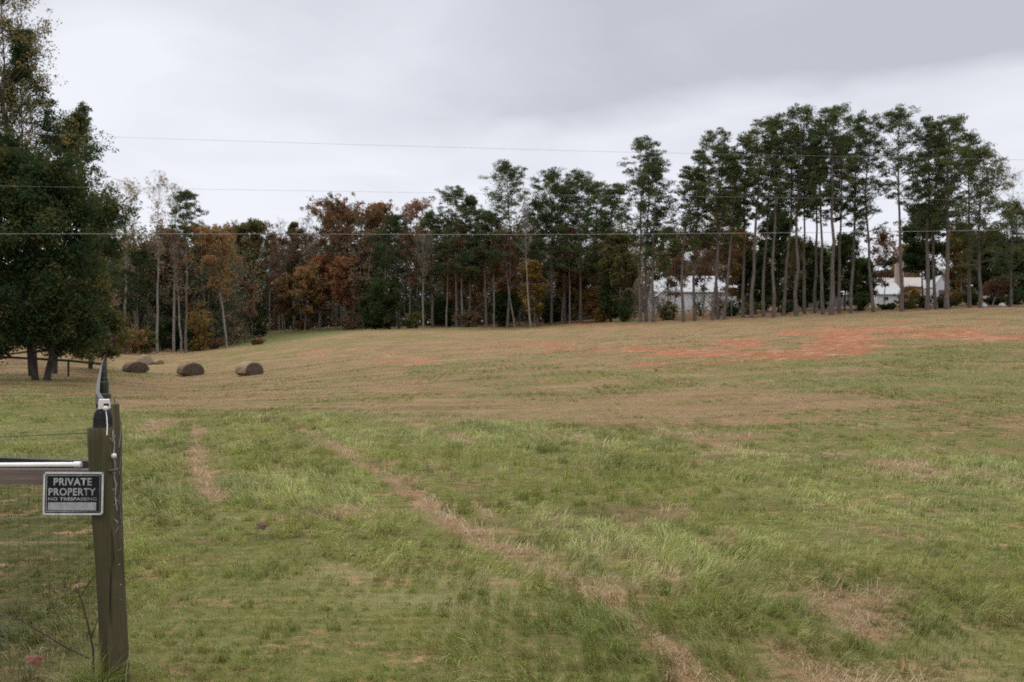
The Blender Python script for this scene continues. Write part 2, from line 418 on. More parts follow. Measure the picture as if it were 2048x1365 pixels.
# --- the left
GL = 'trees at the corner of the field behind the hay bales'
pine(371, 106, 374, 66, .72, 'lone pine with a tufted top behind the middle hay bale', group=GL, nl=22, seed=3, tr=.22)
pine(222, 98, 388, 70, .45, 'dark pine rising beside the big tree behind the fence', group=GL, nl=32, seed=4)
pine(275, 112, 492, 70, .50, 'short dark pine under the pale tipped bare trees', group=GL, leaf='dark', seed=5)
def bare(px, d, top, w, label, leaf='pale', cb=.42, lean=0, prob=.22, puff=7, group=GL, prof='vase', **k):
    prob = min(.5, prob * 1.3); k.setdefault('lw', .10); k.setdefault('nl', 30); thin = 1
    return tree('bare_tree', label, 'bare tree', px, d, top, w, cb, leaf, 'decid', prof, lean, k.pop('nl', 16), puff, group, k.pop('bark', 'twig'), prob=prob, twigs=6, **k)
bare(250, 118, 372, 56, 'leftmost pale tipped bare tree above the short dark pine')
bare(272, 121, 376, 48, 'second pale tipped bare tree above the short dark pine', seed=2)
bare(316, 107, 366, 60, 'grey stemmed bare tree left of the lone tufted pine, pale leaves at its top', cb=.5, seed=3, bark='bark_grey')
bare(348, 108, 372, 44, 'slim bare tree close left of the lone tufted pine', cb=.5, prob=.06, seed=4)
bare(361, 107, 470, 36, 'crooked short bare trunk against the lone tufted pine', prob=.15, leaf='brown', lean=-12, seed=5)
def fall(px, d, top, w, leaf, label, cb=.42, lean=0, puff=30, nl=26, group=AUT, prof='round', **k):
    return tree('autumn_tree', label, 'tree', px, d, top, w, cb, leaf, 'decid', prof, lean, nl, puff, group, k.pop('bark', 'bark_grey'), **k)
fall(454, 112, 470, 74, 'orange', 'leaning orange tree with a pale slanting trunk at the field edge', lean=-30, puff=13, cb=.45, tr=.17)
fall(506, 110, 560, 26, 'brown', 'small dark crooked sapling standing at the field edge', lean=-8, puff=5, nl=10, tr=.12, bark='bark_dark')
fall(400, 128, 462, 76, 'orange', 'light orange tree right behind the lone tufted pine')
fall(300, 124, 500, 70, 'brown', 'brownish tree behind the grey bare trunks', seed=2)
fall(335, 128, 470, 70, 'brown', 'thin brown leaved tree between bare stems', seed=3, puff=14)
fall(476, 150, 462, 74, 'rust', 'rust crowned tree with an arching top left of the olive tree', seed=4)
fall(508, 148, 450, 62, 'olive', 'olive green tree with a domed top right of the arching rust tree', seed=5)
fall(440, 152, 478, 66, 'rust', 'low rust tree behind the leaning orange tree', seed=6)
bare(560, 152, 447, 60, 'grey bare tree left of the narrow olive column tree', prob=.1, leaf='brown', group=AUT, prof='round', cb=.35)
fall(587, 150, 447, 30, 'olive', 'narrow column shaped olive tree among grey bare trees', prof='col', seed=7, puff=30)
bare(612, 151, 440, 62, 'grey bare tree right of the narrow olive column tree', prob=.08, leaf='brown', group=AUT, prof='round', cb=.35, seed=2)
bare(640, 150, 462, 52, 'low grey bare tree touching the big rust tree', prob=.15, leaf='brown', group=AUT, prof='round', cb=.3, seed=3)
fall(672, 146, 424, 84, 'rust', 'left half of the high rust crowns, tree with a ragged top', seed=8, nl=28)
fall(706, 142, 414, 96, 'rust', 'largest rust red tree with three pale stems below', seed=9, nl=32, forks=3, cb=.4, puff=30)
fall(762, 145, 416, 66, 'orange', 'orange topped tree between the big rust tree and the dark round pine', seed=10)
fall(745, 138, 470, 60, 'rust', 'lower rust tree in front of the orange topped tree', seed=11)
fall(832, 140, 412, 70, 'rose', 'pinkish thin leaved tree left of the round topped pine', seed=12, puff=12)
fall(846, 124, 470, 60, 'brown', 'grey stemmed thin brown tree under the pinkish tree', seed=13, puff=10)
fall(610, 140, 545, 62, 'orange', 'small orange tree glowing low between grey trunks', seed=14, cb=.2)
fall(640, 142, 520, 52, 'red', 'small red leaved tree low beside the orange one', seed=15, cb=.2)
fall(690, 136, 520, 50, 'red', 'small deep red tree at the foot of the largest rust tree', seed=16, cb=.25)
fall(570, 141, 560, 50, 'rust', 'small rust tree under the grey bare trees', seed=17, cb=.2)
fall(725, 134, 560, 46, 'brown', 'small brown tree left of the evergreen thicket', seed=18, cb=.2, puff=14)
fall(905, 125, 492, 60, 'red', 'reddish young tree between pine stems below the round topped pine', seed=19, cb=.2, puff=18)
fall(950, 124, 505, 56, 'rust', 'rusty young tree between pine stems left of the feathery pine', seed=20, cb=.2, puff=18)
fall(1006, 125, 488, 46, 'red', 'bright red young tree against the twin grey stems', seed=21, cb=.3, puff=22)
fall(1040, 127, 470, 56, 'orange', 'dull orange young tree right of the twin grey stems', seed=22, cb=.2)
fall(1070, 115, 525, 54, 'yellow', 'yellow young tree beside a pale leaning trunk', seed=23, cb=.15, lean=-8, puff=20)
fall(1132, 123, 520, 50, 'brown', 'brown young tree between the pointed and the flat topped pine', seed=24, cb=.15)
fall(1166, 122, 545, 66, 'yellow', 'yellow orange young tree right of the pale straight trunk', seed=25, cb=.12, puff=28)
fall(1192, 121, 585, 44, 'orange', 'small orange tree at the foot of the gappy pine', seed=26, cb=.1)
fall(1240, 112, 470, 66, 'olive', 'olive brush tree between the gappy pine and the trio', seed=27, cb=.1, puff=22)
fall(1334, 128, 470, 76, 'olive', 'olive tree standing over the left end of the white barn', seed=28, cb=.3, puff=16)
fall(1395, 172, 480, 92, 'brown', 'brown tree rising behind the white barn roof', seed=29, cb=.25)
fall(1452, 122, 400, 84, 'yellow', 'yellow brown tree high among pines right of the white barn', seed=30, cb=.35, puff=16)
fall(1478, 128, 470, 66, 'yellow', 'yellow brown tree right behind the parked white car', seed=31, cb=.12)
fall(1820, 168, 500, 66, 'orange', 'orange tree behind the tan roofed house beside the chimney', seed=32, cb=.2)
fall(1922, 120, 470, 66, 'yellow', 'golden tree in front of the dark roofed house', seed=33, cb=.2)
bare(2036, 118, 352, 70, 'grey bare tree at the right picture edge above the dark evergreens', prob=.05, leaf='brown', group=AUT, prof='round', cb=.4, seed=4, lean=-10)
bare(1756, 170, 470, 44, 'thin grey bare tree in the gap left of the brick chimney', prob=.05, leaf='brown', group=AUT, prof='round', cb=.3, seed=5)
bare(1062, 112, 425, 50, 'pale barked bare tree with forked top in front of the middle pines', prob=.03, leaf='brown', group=AUT, prof='vase', cb=.55, seed=6, bark='bark_grey', lean=-9)
bare(847, 118, 480, 56, 'grey tree with a forked bare top below the pinkish tree', prob=.1, leaf='brown', group=AUT, prof='vase', cb=.5, seed=7, bark='bark_grey')
SL = 'slim grey trunks standing at the edge of the wood'
for i, (px_, d_, top_, ln_, lf_, lb_) in enumerate((
    (540, 147, 470, 4, 'rust', 'slim grey trunk between the olive domed tree and the grey bare tree'),
    (566, 149, 480, 0, 'brown', 'slim grey trunk under the left grey bare tree'),
    (603, 146, 462, -4, 'brown', 'tall slim grey trunk right below the narrow olive column tree'),
    (618, 147, 475, 3, 'rust', 'slim grey trunk beside the small glowing orange tree'),
    (683, 141, 455, -6, 'rust', 'slim trunk left of the three pale stems of the largest rust tree'),
    (738, 138, 500, 6, 'brown', 'slim trunk left of the bushy dark evergreen'),
    (818, 124, 470, -5, 'brown', 'slim trunk right of the curved pale trunk'),
    (893, 122, 440, 4, 'olive', 'slim trunk left of the round topped pine stem'),
    (924, 121, 450, 2, 'rust', 'slim trunk right of the round topped pine stem'),
    (988, 120, 440, -3, 'brown', 'slim trunk left of the twin grey stems'),
    (1030, 118, 470, -22, 'brown', 'slim trunk leaning left against the twin grey stems'),
    (1124, 121, 450, 2, 'olive', 'slim trunk right of the pointed pine stem'),
    (1140, 119, 460, -4, 'brown', 'slim trunk left of the pale straight pine trunk'),
    (1204, 117, 470, 8, 'brown', 'slim trunk left of the gappy pine'),
    (1348, 116, 520, 10, 'brown', 'thin branching sapling in front of the small white gabled shed'),
    (1407, 108, 470, 6, 'brown', 'thin branching sapling before the middle of the white barn wall'),
    (1463, 107, 500, -6, 'brown', 'thin branching sapling before the right end of the white barn'),
    (1588, 106, 480, 3, 'olive', 'thin sapling standing before the left end of the slatted fence'),
    (1768, 108, 470, -4, 'brown', 'thin sapling standing before the pale grey garage roof'),
    (1985, 100, 560, 16, 'brown', 'short slanting sapling in front of the pale bluish car'))):
    tree('slim_tree', lb_, 'tree', px_, d_, top_, 50, .42 if i < 14 else .3, lf_, 'decid', 'round', ln_, 18, 9, SL, 'bark_grey', tr=.13 if i < 14 else .08, seed=40 + i, prob=.7, lw=.15, twigs=4)
EVG = 'dark evergreens under the taller trees'
def ever(px, d, top, w, leaf, label, cb=.04, prof='cone', **k):
    return tree('evergreen_tree', label, 'evergreen tree', px, d, top, w, cb, leaf, 'ever', prof, k.pop('lean', 0), k.pop('nl', 34), k.pop('puff', 22), EVG, 'bark_dark', **k)
ever(768, 122, 560, 70, 'dark', 'bushy dark evergreen left of the curved pale trunk', prof='round')
ever(745, 124, 590, 46, 'dark', 'lower dark evergreen at the left of the evergreen thicket', prof='round', seed=2)
ever(514, 136, 618, 34, 'dark', 'small dark evergreen on the far green slope', seed=3)
ever(1222, 114, 520, 60, 'dark', 'dark pointed evergreen behind the gappy pine trunk', seed=4)
ever(1556, 118, 430, 86, 'dark', 'tall dark evergreen filling the middle of the pine stand', prof='round', seed=5, nl=46, puff=30)
ever(1604, 120, 486, 60, 'dark', 'dark evergreen behind the left part of the slatted fence', prof='round', seed=21)
ever(1640, 122, 500, 58, 'dark', 'dark evergreen behind the right part of the slatted fence', prof='round', seed=22)
ever(1722, 118, 520, 56, 'dark', 'dark evergreen right behind the dark round bush', prof='round', seed=23)
ever(1500, 126, 500, 46, 'dark', 'dark evergreen right behind the thick leaning pine', prof='round', seed=24)
ever(1525, 122, 480, 50, 'dark', 'narrow dark evergreen left of the tall dark evergreen', seed=6)
ever(1690, 112, 470, 64, 'dark', 'evergreen with layered boughs behind the leaning pine', prof='round', seed=7, cb=.2)
ever(1848, 112, 418, 92, 'dark', 'dark evergreen standing behind the three pines by the house', prof='round', seed=8, nl=46, puff=28, cb=.3)
ever(1786, 176, 515, 60, 'dark', 'far evergreen behind the tall brick chimney', prof='round', seed=9)
ever(1982, 112, 470, 78, 'dark', 'dark evergreen behind the last tall pine', prof='round', seed=10, nl=42, puff=28)
ever(2030, 110, 480, 80, 'dark', 'dark evergreen at the right picture edge', prof='round', seed=11, nl=42, puff=28)
ever(1925, 130, 450, 60, 'dark', 'evergreen rising behind the golden tree', prof='round', seed=12)
ever(345, 116, 640, 60, 'dark', 'low evergreen thicket left of the lone tufted pine', prof='round', seed=13)
ever(392, 112, 640, 36, 'dark', 'low evergreen right of the lone tufted pine base', prof='round', seed=14)
ever(1010, 124, 590, 60, 'dark', 'low evergreen at the feet of the twin grey stems', prof='round', seed=15)
ever(885, 126, 600, 64, 'dark', 'low evergreen between the left pine stems', prof='round', seed=16)
ever(1105, 124, 600, 60, 'dark', 'low evergreen below the pointed pine', prof='round', seed=17)

SHR = 'shrubs along the field edge'
shrub('shrub', 'yellow leaved bush at the base of the lone tufted pine', 398, 110, 596, 42, 'yellow', 1, SHR)
shrub('shrub', 'orange green bush beside the far end of the fence', 240, 100, 640, 56, 'brown', 2, SHR)
shrub('shrub', 'dull orange bush under the pale tipped bare trees', 268, 103, 640, 44, 'orange', 3, SHR)
shrub('shrub', 'olive bush left of the grey bare trunks', 292, 104, 656, 40, 'olive', 4, SHR)
shrub('shrub', 'brownish brush in the dip before the far green slope', 425, 116, 676, 50, 'brown', 5, SHR)
shrub('shrub', 'reddish brush at the foot of the small crooked sapling', 516, 109, 676, 24, 'rust', 6, SHR)
shrub('shrub', 'olive bush beneath the white barn left corner', 1336, 108, 600, 46, 'olive', 7, SHR)
shrub('shrub', 'thin brown brush in front of the small white gabled shed', 1322, 120, 572, 40, 'brown', 31, SHR, puff=9)
shrub('shrub', 'tall thin brush before the middle of the white barn', 1400, 118, 566, 44, 'olive', 32, SHR, puff=8)
shrub('shrub', 'brown brush before the right end of the white barn', 1436, 116, 574, 44, 'brown', 33, SHR, puff=12)
shrub('shrub', 'olive brush in front of the parked white car', 1500, 114, 600, 36, 'olive', 34, SHR, puff=14)
shrub('shrub', 'dark bush beneath the right half of the white barn', 1462, 112, 604, 44, 'dark', 8, SHR)
shrub('shrub', 'dark round bush standing below the white carport edge', 1722, 104, 584, 48, 'dark', 9, SHR)
shrub('shrub', 'low dark bush between the pine and the brick chimney', 1777, 104, 606, 40, 'dark', 10, SHR)
shrub('shrub', 'yellow bush in front of the tan roofed house', 1822, 108, 572, 56, 'yellow', 11, SHR)
shrub('shrub', 'low olive bush below the yellow bush by the house', 1812, 102, 596, 34, 'olive', 12, SHR)
shrub('shrub', 'dark hedge bush between the first two of the three pines', 1848, 104, 592, 40, 'dark', 13, SHR)
shrub('shrub', 'dark hedge bush between the last two of the three pines', 1884, 103, 594, 40, 'dark', 14, SHR)
shrub('shrub', 'golden bush in front of the dark roofed house', 1908, 110, 576, 40, 'yellow', 15, SHR)
shrub('shrub', 'dark brush left of the last tall pine base', 1942, 108, 580, 40, 'dark', 16, SHR)
shrub('shrub', 'dark brush under the white bluish car', 1990, 106, 594, 44, 'dark', 17, SHR)
shrub('shrub', 'dark brush at the right picture edge', 2032, 104, 578, 50, 'dark', 18, SHR)
shrub('shrub', 'green brush between slanted trunks left of the slatted fence', 1570, 106, 600, 36, 'dark', 19, SHR)
shrub('shrub', 'low brown brush under the largest rust tree', 700, 132, 632, 60, 'brown', 20, SHR)
shrub('shrub', 'low rust brush under the grey bare trees', 606, 146, 636, 70, 'rust', 21, SHR)
shrub('shrub', 'grey green brush at the foot of the curved pale trunk', 822, 121, 620, 50, 'olive', 22, SHR)
shrub('shrub', 'russet brush among the left pine stems', 932, 121, 622, 54, 'rust', 23, SHR)
shrub('shrub', 'green brush left of the trio of pines', 1248, 109, 600, 44, 'dark', 24, SHR)
shrub('shrub', 'yellow green weeds at the feet of the gappy pine', 1205, 116, 606, 40, 'yellow', 25, SHR)

# --- near left, inside the fence
tree('paddock_tree', 'big dark tree with a forked trunk inside the fence', 'tree', 82, 45, 310, 262, .105, 'dark', 'ever', 'round', -34, 66, 46, None, 'bark_dark', tr=.155, forks=2, lw=.105, seed=3)
tree('paddock_tree', 'tall thin leaved tree with yellowish top behind the big dark tree', 'tree', 66, 50, -110, 330, .34, 'sparse', 'decid', 'cone', -70, 50, 16, None, 'bark_dark', lw=.085, seed=5, tr=.2)
tree('paddock_tree', 'lighter green tree spreading right behind the big dark tree', 'tree', 104, 56, 226, 296, .34, 'pine2', 'decid', 'cone', 56, 56, 22, None, 'bark_dark', lw=.095, seed=6, tr=.17)
tree('paddock_tree', 'low olive green tree between the big dark tree and the fence corner', 'tree', 184, 66, 392, 124, .05, 'olive', 'ever', 'cone', 0, 66, 28, None, 'bark_dark', lw=.15, seed=7, tr=.14)
tree('paddock_tree', 'open crowned green tree standing between the big dark tree and the thin leaved tree', 'tree', 72, 52, 66, 320, .34, 'dark', 'decid', 'cone', -36, 56, 20, None, 'bark_dark', lw=.09, seed=9, tr=.2)
tree('paddock_tree', 'dark tree at the left picture edge under the tall thin tree', 'tree', -60, 47, 280, 230, .26, 'dark', 'ever', 'round', 0, 56, 30, None, 'bark_dark', lw=.14, seed=8, tr=.2)

# --- the mass of wood behind
def wood():
    rng = np.random.default_rng(11); tm = MB(); cm = MB()
    zones = [(-200, 230, 104, 140, 520, 600, 80), (215, 450, 122, 150, 455, 540, 110), (400, 740, 158, 196, 460, 530, 140), (720, 1260, 132, 172, 425, 510, 150),
             (1240, 1700, 172, 226, 470, 520, 110), (1680, 2300, 186, 240, 528, 560, 80)]
    for (p0, p1, d0, d1, t0, t1, n) in zones:
        for i in range(n):
            d = rng.uniform(d0, d1); px = p0 + (p1 - p0) * (i + rng.random()) / n
            x = at(px, d); z = gz(x, d); H = max(4, zof(rng.uniform(t0, t1), d) - z)
            w = np.linspace(0, 1, 5)
            P = np.stack([x + rng.normal() * .06 * H * w ** 1.5, d + rng.normal() * .04 * H * w, z + H * w * .95], 1)
            r = rng.uniform(.07, .16)
            tm.tube(P, r * (1 - .8 * w), 5)
            hue = rng.random(); nc = 42
            C = np.stack([x + rng.normal(size=nc) * .17 * H, d + rng.normal(size=nc) * .15 * H, z + H * np.concatenate([rng.uniform(.0, .22, 10), rng.uniform(.10, .96, nc - 10)])], 1)
            leaves(cm, rng, C, rng.uniform(.7, 1.5, nc), 26, .24, .40, .8, hue=np.clip(hue + rng.normal(size=nc) * .1, 0, 1))
    me = empty('woodland', (0, 0, 0))
    tag(me, 'dense brown and green autumn wood behind the edge trees', 'woodland', kind='stuff')
    a = tm.build('trunk', M['bark_grey'], me, True); b = cm.build('crown', M['mixed'], me)
    for o in (a, b): o['kind'] = 'stuff'
wood()

# ================================================================== GROUND
def seg_dist(x, y, pts):
    d = np.full(np.shape(x), 1e9)
    for (x0, y0), (x1, y1) in zip(pts[:-1], pts[1:]):
        dx, dy = x1 - x0, y1 - y0; L = dx * dx + dy * dy
        t = np.clip(((x - x0) * dx + (y - y0) * dy) / L, 0, 1)
        d = np.minimum(d, np.hypot(x - x0 - t * dx, y - y0 - t * dy))
    return d
def track(*pp): return [hit(*p) for p in pp]
TR = [(track((1500, 1500), (1328, 1288), (1205, 1200), (1035, 1112), (912, 1060), (860, 1005), (800, 975), (742, 937), (673, 898), (600, 860)), .34, 1.0),
      (track((1080, 1120), (985, 1040), (927, 966), (846, 925)), .30, .75),
      (track((398, 858), (392, 900), (400, 950), (440, 1010)), .30, 1.15),
      (track((1640, 1085), (1790, 1120), (1985, 1153), (2100, 1170)), .16, .7),
      (track((1480, 905), (1545, 924), (1640, 935)), .22, .5),
      (track((1880, 950), (1950, 957), (2060, 975)), .2, .6),
      (track((1240, 985), (1300, 1005), (1360, 1040)), .22, .6),
      (track((1040, 1130), (1120, 1120), (1200, 1140)), .25, .5),
      (track((1640, 1035), (1760, 1040), (1960, 1030)), .2, .35)]
EDGE = track((-500, 812), (210, 826), (400, 836), (700, 846), (1000, 855), (1300, 872), (1600, 890), (2048, 918), (2600, 960))
ex = np.array([p[0] for p in EDGE]); ey = np.array([p[1] for p in EDGE])
PATCH = [(1358, 705, 60, 7, .9), (1417, 709, 52, 8, 1), (1485, 688, 46, 6, 1), (1280, 700, 50, 6, .8), (1300, 733, 70, 5, .55), (1555, 712, 110, 6, .9), (1634, 709, 44, 6, .9),
         (1674, 676, 62, 14, 1.1), (1693, 692, 52, 8, 1.1), (1587, 666, 26, 4, .9), (1792, 660, 84, 4, .9), (1910, 666, 74, 6, 1), (1990, 676, 66, 4, 1), (1990, 642, 34, 3, .8), (1800, 642, 26, 3, .6),
         (1140, 700, 110, 7, .45), (820, 722, 70, 6, .5), (640, 706, 60, 6, .4), (1975, 776, 14, 4, .6), (1000, 690, 90, 5, .4), (1240, 652, 90, 3, .35), (1300, 668, 30, 3, .4), (1050, 690, 60, 4, .4), (1010, 696, 250, 15, .24), (690, 706, 150, 12, .22), (1420, 712, 150, 14, .34), (1850, 668, 180, 9, .32), (1160, 652, 120, 3, .35), (1120, 812, 60, 4, .3)]
def masks(x, y):
    """what grows where: (verge, dry, soil, lawn, litter) in 0..1 at ground points"""
    e = np.interp(x, ex, ey)
    nb = fbm(x / 2.2, y / 2.2, 31)
    verge = sst(4.2, -2.0, y - e + (nb - .5) * 5.0)
    sa = .922 * x + .388 * y; ta = -.388 * x + .922 * y
    nS = fbm(sa / .75, ta / 4.5, 33); row = np.sin(sa * 2 * math.pi / 1.75 + 4 * fbm(sa / 3, ta / 6, 35))
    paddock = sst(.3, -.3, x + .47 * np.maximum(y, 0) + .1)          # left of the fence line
    n1 = fbm(x / 5, y / 5, 41); n2 = fbm(x / 1.1, y / 1.1, 43); n3 = fbm(x / .35, y / .35, 47, 2)
    dv = .08 + .45 * sst(.52, .76, nS * .65 + n2 * .35) + .22 * sst(.55, .75, n2) + .6 * (n3 - .5) + .06 * row
    for pts, w, s in TR:
        q = seg_dist(x, y, pts); dv = np.maximum(dv, .80 * s * (.30 + 1.1 * n3) * np.exp(-(q / (w * (.22 + .85 * n2))) ** 2))
    near = sst(5.7, 4.0, y + (n2 - .5) * 2.6 + np.clip(-x, 0, 4) * .25)
    hay = near * sst(.3, 1.6, x + (n2 - .5) * 2) * (.62 + .38 * sst(2.6, 1.2, x))
    dv = np.maximum(dv, (.54 + .14 * sst(-.5, 1.5, x)) * near * sst(.35, .7, n2 * .6 + n3 * .4))
    dv = dv * (1 - .6 * sst(-.6, -1.2, x) * sst(6.8, 5.6, y)); dv = np.maximum(dv, hay)
    df = .72 + .28 * (fbm(x / 7, y / 3.0, 51) - .5) + .8 * (fbm(x / 2.0, y / 1.6, 53) - .5) + .3 * (n3 - .5)
    df = df - .26 * sst(.5, .66, fbm(x / 14, y / 7, 57))
    df = df - .16 * sst(5, 14, x) * sst(13, 20, y) * sst(62, 38, y) - .06 * sst(60, 30, y)
    dry = verge * dv + (1 - verge) * df
    far_pad = paddock * sst(24, 34, y)
    dp = .02 + .26 * sst(.5, .7, n2) + .3 * (n3 - .5) + .25 * sst(6.5, 4.5, y) * sst(.42, .6, n2)
    dry = dry * (1 - paddock) + paddock * (dp * (1 - far_pad) + far_pad * (.35 + .9 * (n1 - .3)))
    px, py = project(x, y, ground(x, y))
    soil = np.zeros_like(x)
    for a, b, rx, ry, s in PATCH:
        soil = np.maximum(soil, s * np.exp(-((px - a) / (rx * 1.15)) ** 2 - ((py - b) / (ry * 1.5)) ** 2))
    nn = fbm(x / 3.2, y / 2.2, 61); soil = sst(.10, .80, soil + ((nn - .5) * 1.0 + (n2 - .5) * 1.1 + (fbm(x / 9, y / 1.4, 67) - .5) * .9) * sst(.02, .25, soil)) * (y > 20)
    # far lawn beyond the pines and the far slope on the left
    dl = np.interp(px, [-300, 390, 560, 720, 1000, 1250, 1500, 1800, 2048], [300, 111, 113, 118, 300, 112, 106, 101, 101])
    lawn = sst(-1.5, 2.5, y - dl)
    tl = np.interp(px, [-300, 200, 300, 400, 700, 1000, 1250, 1500, 1800, 2048], [90, 96, 103, 150, 152, 117, 108, 100, 96, 95])
    litter = sst(-3, 3, y - tl + (nb - .5) * 6) * sst(.40, .6, nb + .14)
    litter = np.where((px < 740) & (px > 370), sst(146, 150, y), litter) 
    litter = np.maximum(litter, paddock * sst(26, 42, y) * sst(.35, .62, nb) * .75)
    litter = np.maximum(litter, .8 * np.exp(-((x - at(82, 45)) / 6) ** 2 - ((y - 44) / 5) ** 2) * sst(.35, .6, nb))
    return verge, np.clip(dry, 0, 1), np.clip(soil, 0, 1), np.clip(lawn, 0, 1) * (1 - litter * .75), np.clip(litter, 0, 1), paddock

def build_ground():
    def axis(a0, a1, n, k):
        t = np.linspace(-1, 1, n); v = np.sinh(t * k) / math.sinh(k)
        return np.where(v < 0, -v * a0, v * a1)
    xs = axis(-1400, 1400, 560, 6.4)
    t = np.linspace(0, 1, 620); ys = 2.0 + (1500 - 2.0) * (np.sinh(t * 6.6) / math.sinh(6.6))
    ys = np.concatenate([np.linspace(-60, 1.8, 40), ys])
    X, Y = np.meshgrid(xs, ys); X = X.ravel(); Y = Y.ravel()
    Z = ground(X, Y); nx, ny = len(xs), len(ys)
    j, i = np.meshgrid(np.arange(ny - 1), np.arange(nx - 1), indexing='ij'); a = (j * nx + i).ravel()
    mb = MB(); mb.add(np.stack([X, Y, Z], 1), np.stack([a, a + 1, a + nx + 1, a + nx], 1))
    m = N('field_ground')
    tc = m.n('ShaderNodeTexCoord').outputs['Object']
    s = m.n('ShaderNodeMapping', i0=tc); s.inputs['Scale'].default_value = (1, 1.5, 1)
    nA = m.noise(1.3, 5, s, .65); nB = m.noise(7, 4, s, .7); nC = m.noise(34, 3, s, .7); nD = m.noise(.33, 4, s, .6)
    var = m.math('ADD', m.math('MULTIPLY', m.math('SUBTRACT', nA, .5), 1.5), m.math('MULTIPLY', m.math('SUBTRACT', nB, .5), 1.5))
    dry = m.math('ADD', m.attr('dry'), m.math('MULTIPLY', var, .85), clamp=True)
    green = m.mix(m.rng(nB, .3, .7), (.085, .090, .027), (.180, .175, .058)); green = m.mix(m.attr('pad'), green, m.mix(m.rng(nB, .3, .7), (.045, .050, .014), (.098, .096, .030)))  # near paddock: cropped turf, with its shade mixed into a darker green
    straw = m.mix(m.rng(m.math('ADD', nB, m.math('MULTIPLY', m.math('SUBTRACT', nD, .5), .9)), .28, .72), (.134, .080, .041), (.264, .174, .093))
    straw = m.mix(m.rng(nC, .35, .7, 0, .5), straw, (.32, .25, .14))
    col = m.mix(m.rng(dry, .28, .72), green, straw)
    fv = m.math('SUBTRACT', 1., m.math('MULTIPLY', m.attr('verge'), .8)); brown = m.mix(m.math('MULTIPLY', fv, m.rng(nA, .50, .66, 0, .6)), col, (.165, .088, .048))
    nE = m.noise(.16, 5, s, .7)
    s3 = m.n('ShaderNodeMapping', i0=tc); s3.inputs['Scale'].default_value = (.22, .9, 1); nF = m.noise(1.0, 4, s3, .65, .6)
    brown = m.mix(m.rng(m.math('ADD', nF, m.math('MULTIPLY', m.math('SUBTRACT', nB, .5), .35)), .54, .68, 0, .6), brown, (.085, .066, .034))  # shadows of the mowing ridges painted in as dark streaks
    brown = m.mix(m.rng(nF, .44, .32, 0, .45), brown, (.27, .23, .12))
    brown = m.mix(m.math('MULTIPLY', fv, m.rng(m.math('ADD', nE, m.math('MULTIPLY', m.math('SUBTRACT', nB, .5), .5)), .55, .72, 0, .45)), brown, (.27, .125, .065))
    red = m.mix(m.rng(nB, .3, .7), (.195, .060, .027), (.320, .134, .070))
    red = m.mix(m.rng(nA, .50, .66, 0, .85), red, (.42, .27, .17))
    sm = m.rng(m.math('ADD', m.attr('soil'), m.math('MULTIPLY', var, 1.3)), .12, .72, 0, .95)
    col = m.mix(sm, brown, red)
    lawn = m.mix(m.rng(nB, .3, .7), (.085, .090, .034), (.145, .145, .056))
    col = m.mix(m.attr('lawn'), col, lawn)
    lit = m.mix(m.rng(nB, .35, .65), (.085, .05, .03), (.19, .105, .055))
    col = m.mix(m.rng(m.math('ADD', m.attr('litter'), m.math('MULTIPLY', var, .3)), .3, .7), col, lit)
    b = m.n('ShaderNodeBsdfPrincipled'); m.put(b.inputs['Base Color'], col); b.inputs['Roughness'].default_value = .95; b.inputs['Specular IOR Level'].default_value = .1
    bp = m.n('ShaderNodeBump'); bp.inputs['Strength'].default_value = .9; bp.inputs['Distance'].default_value = .12
    m.put(bp.inputs['Height'], m.math('ADD', m.math('MULTIPLY', nB, .8), m.math('ADD', nA, m.math('MULTIPLY', nC, .3)))); m.put(b.inputs['Normal'], bp)
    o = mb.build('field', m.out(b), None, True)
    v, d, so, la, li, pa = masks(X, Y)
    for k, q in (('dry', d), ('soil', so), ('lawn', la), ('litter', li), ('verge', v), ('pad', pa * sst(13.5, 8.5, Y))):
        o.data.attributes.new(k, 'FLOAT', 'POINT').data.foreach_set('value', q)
    tag(o, 'mown hay field sloping up to the woods', kind='structure')
build_ground()

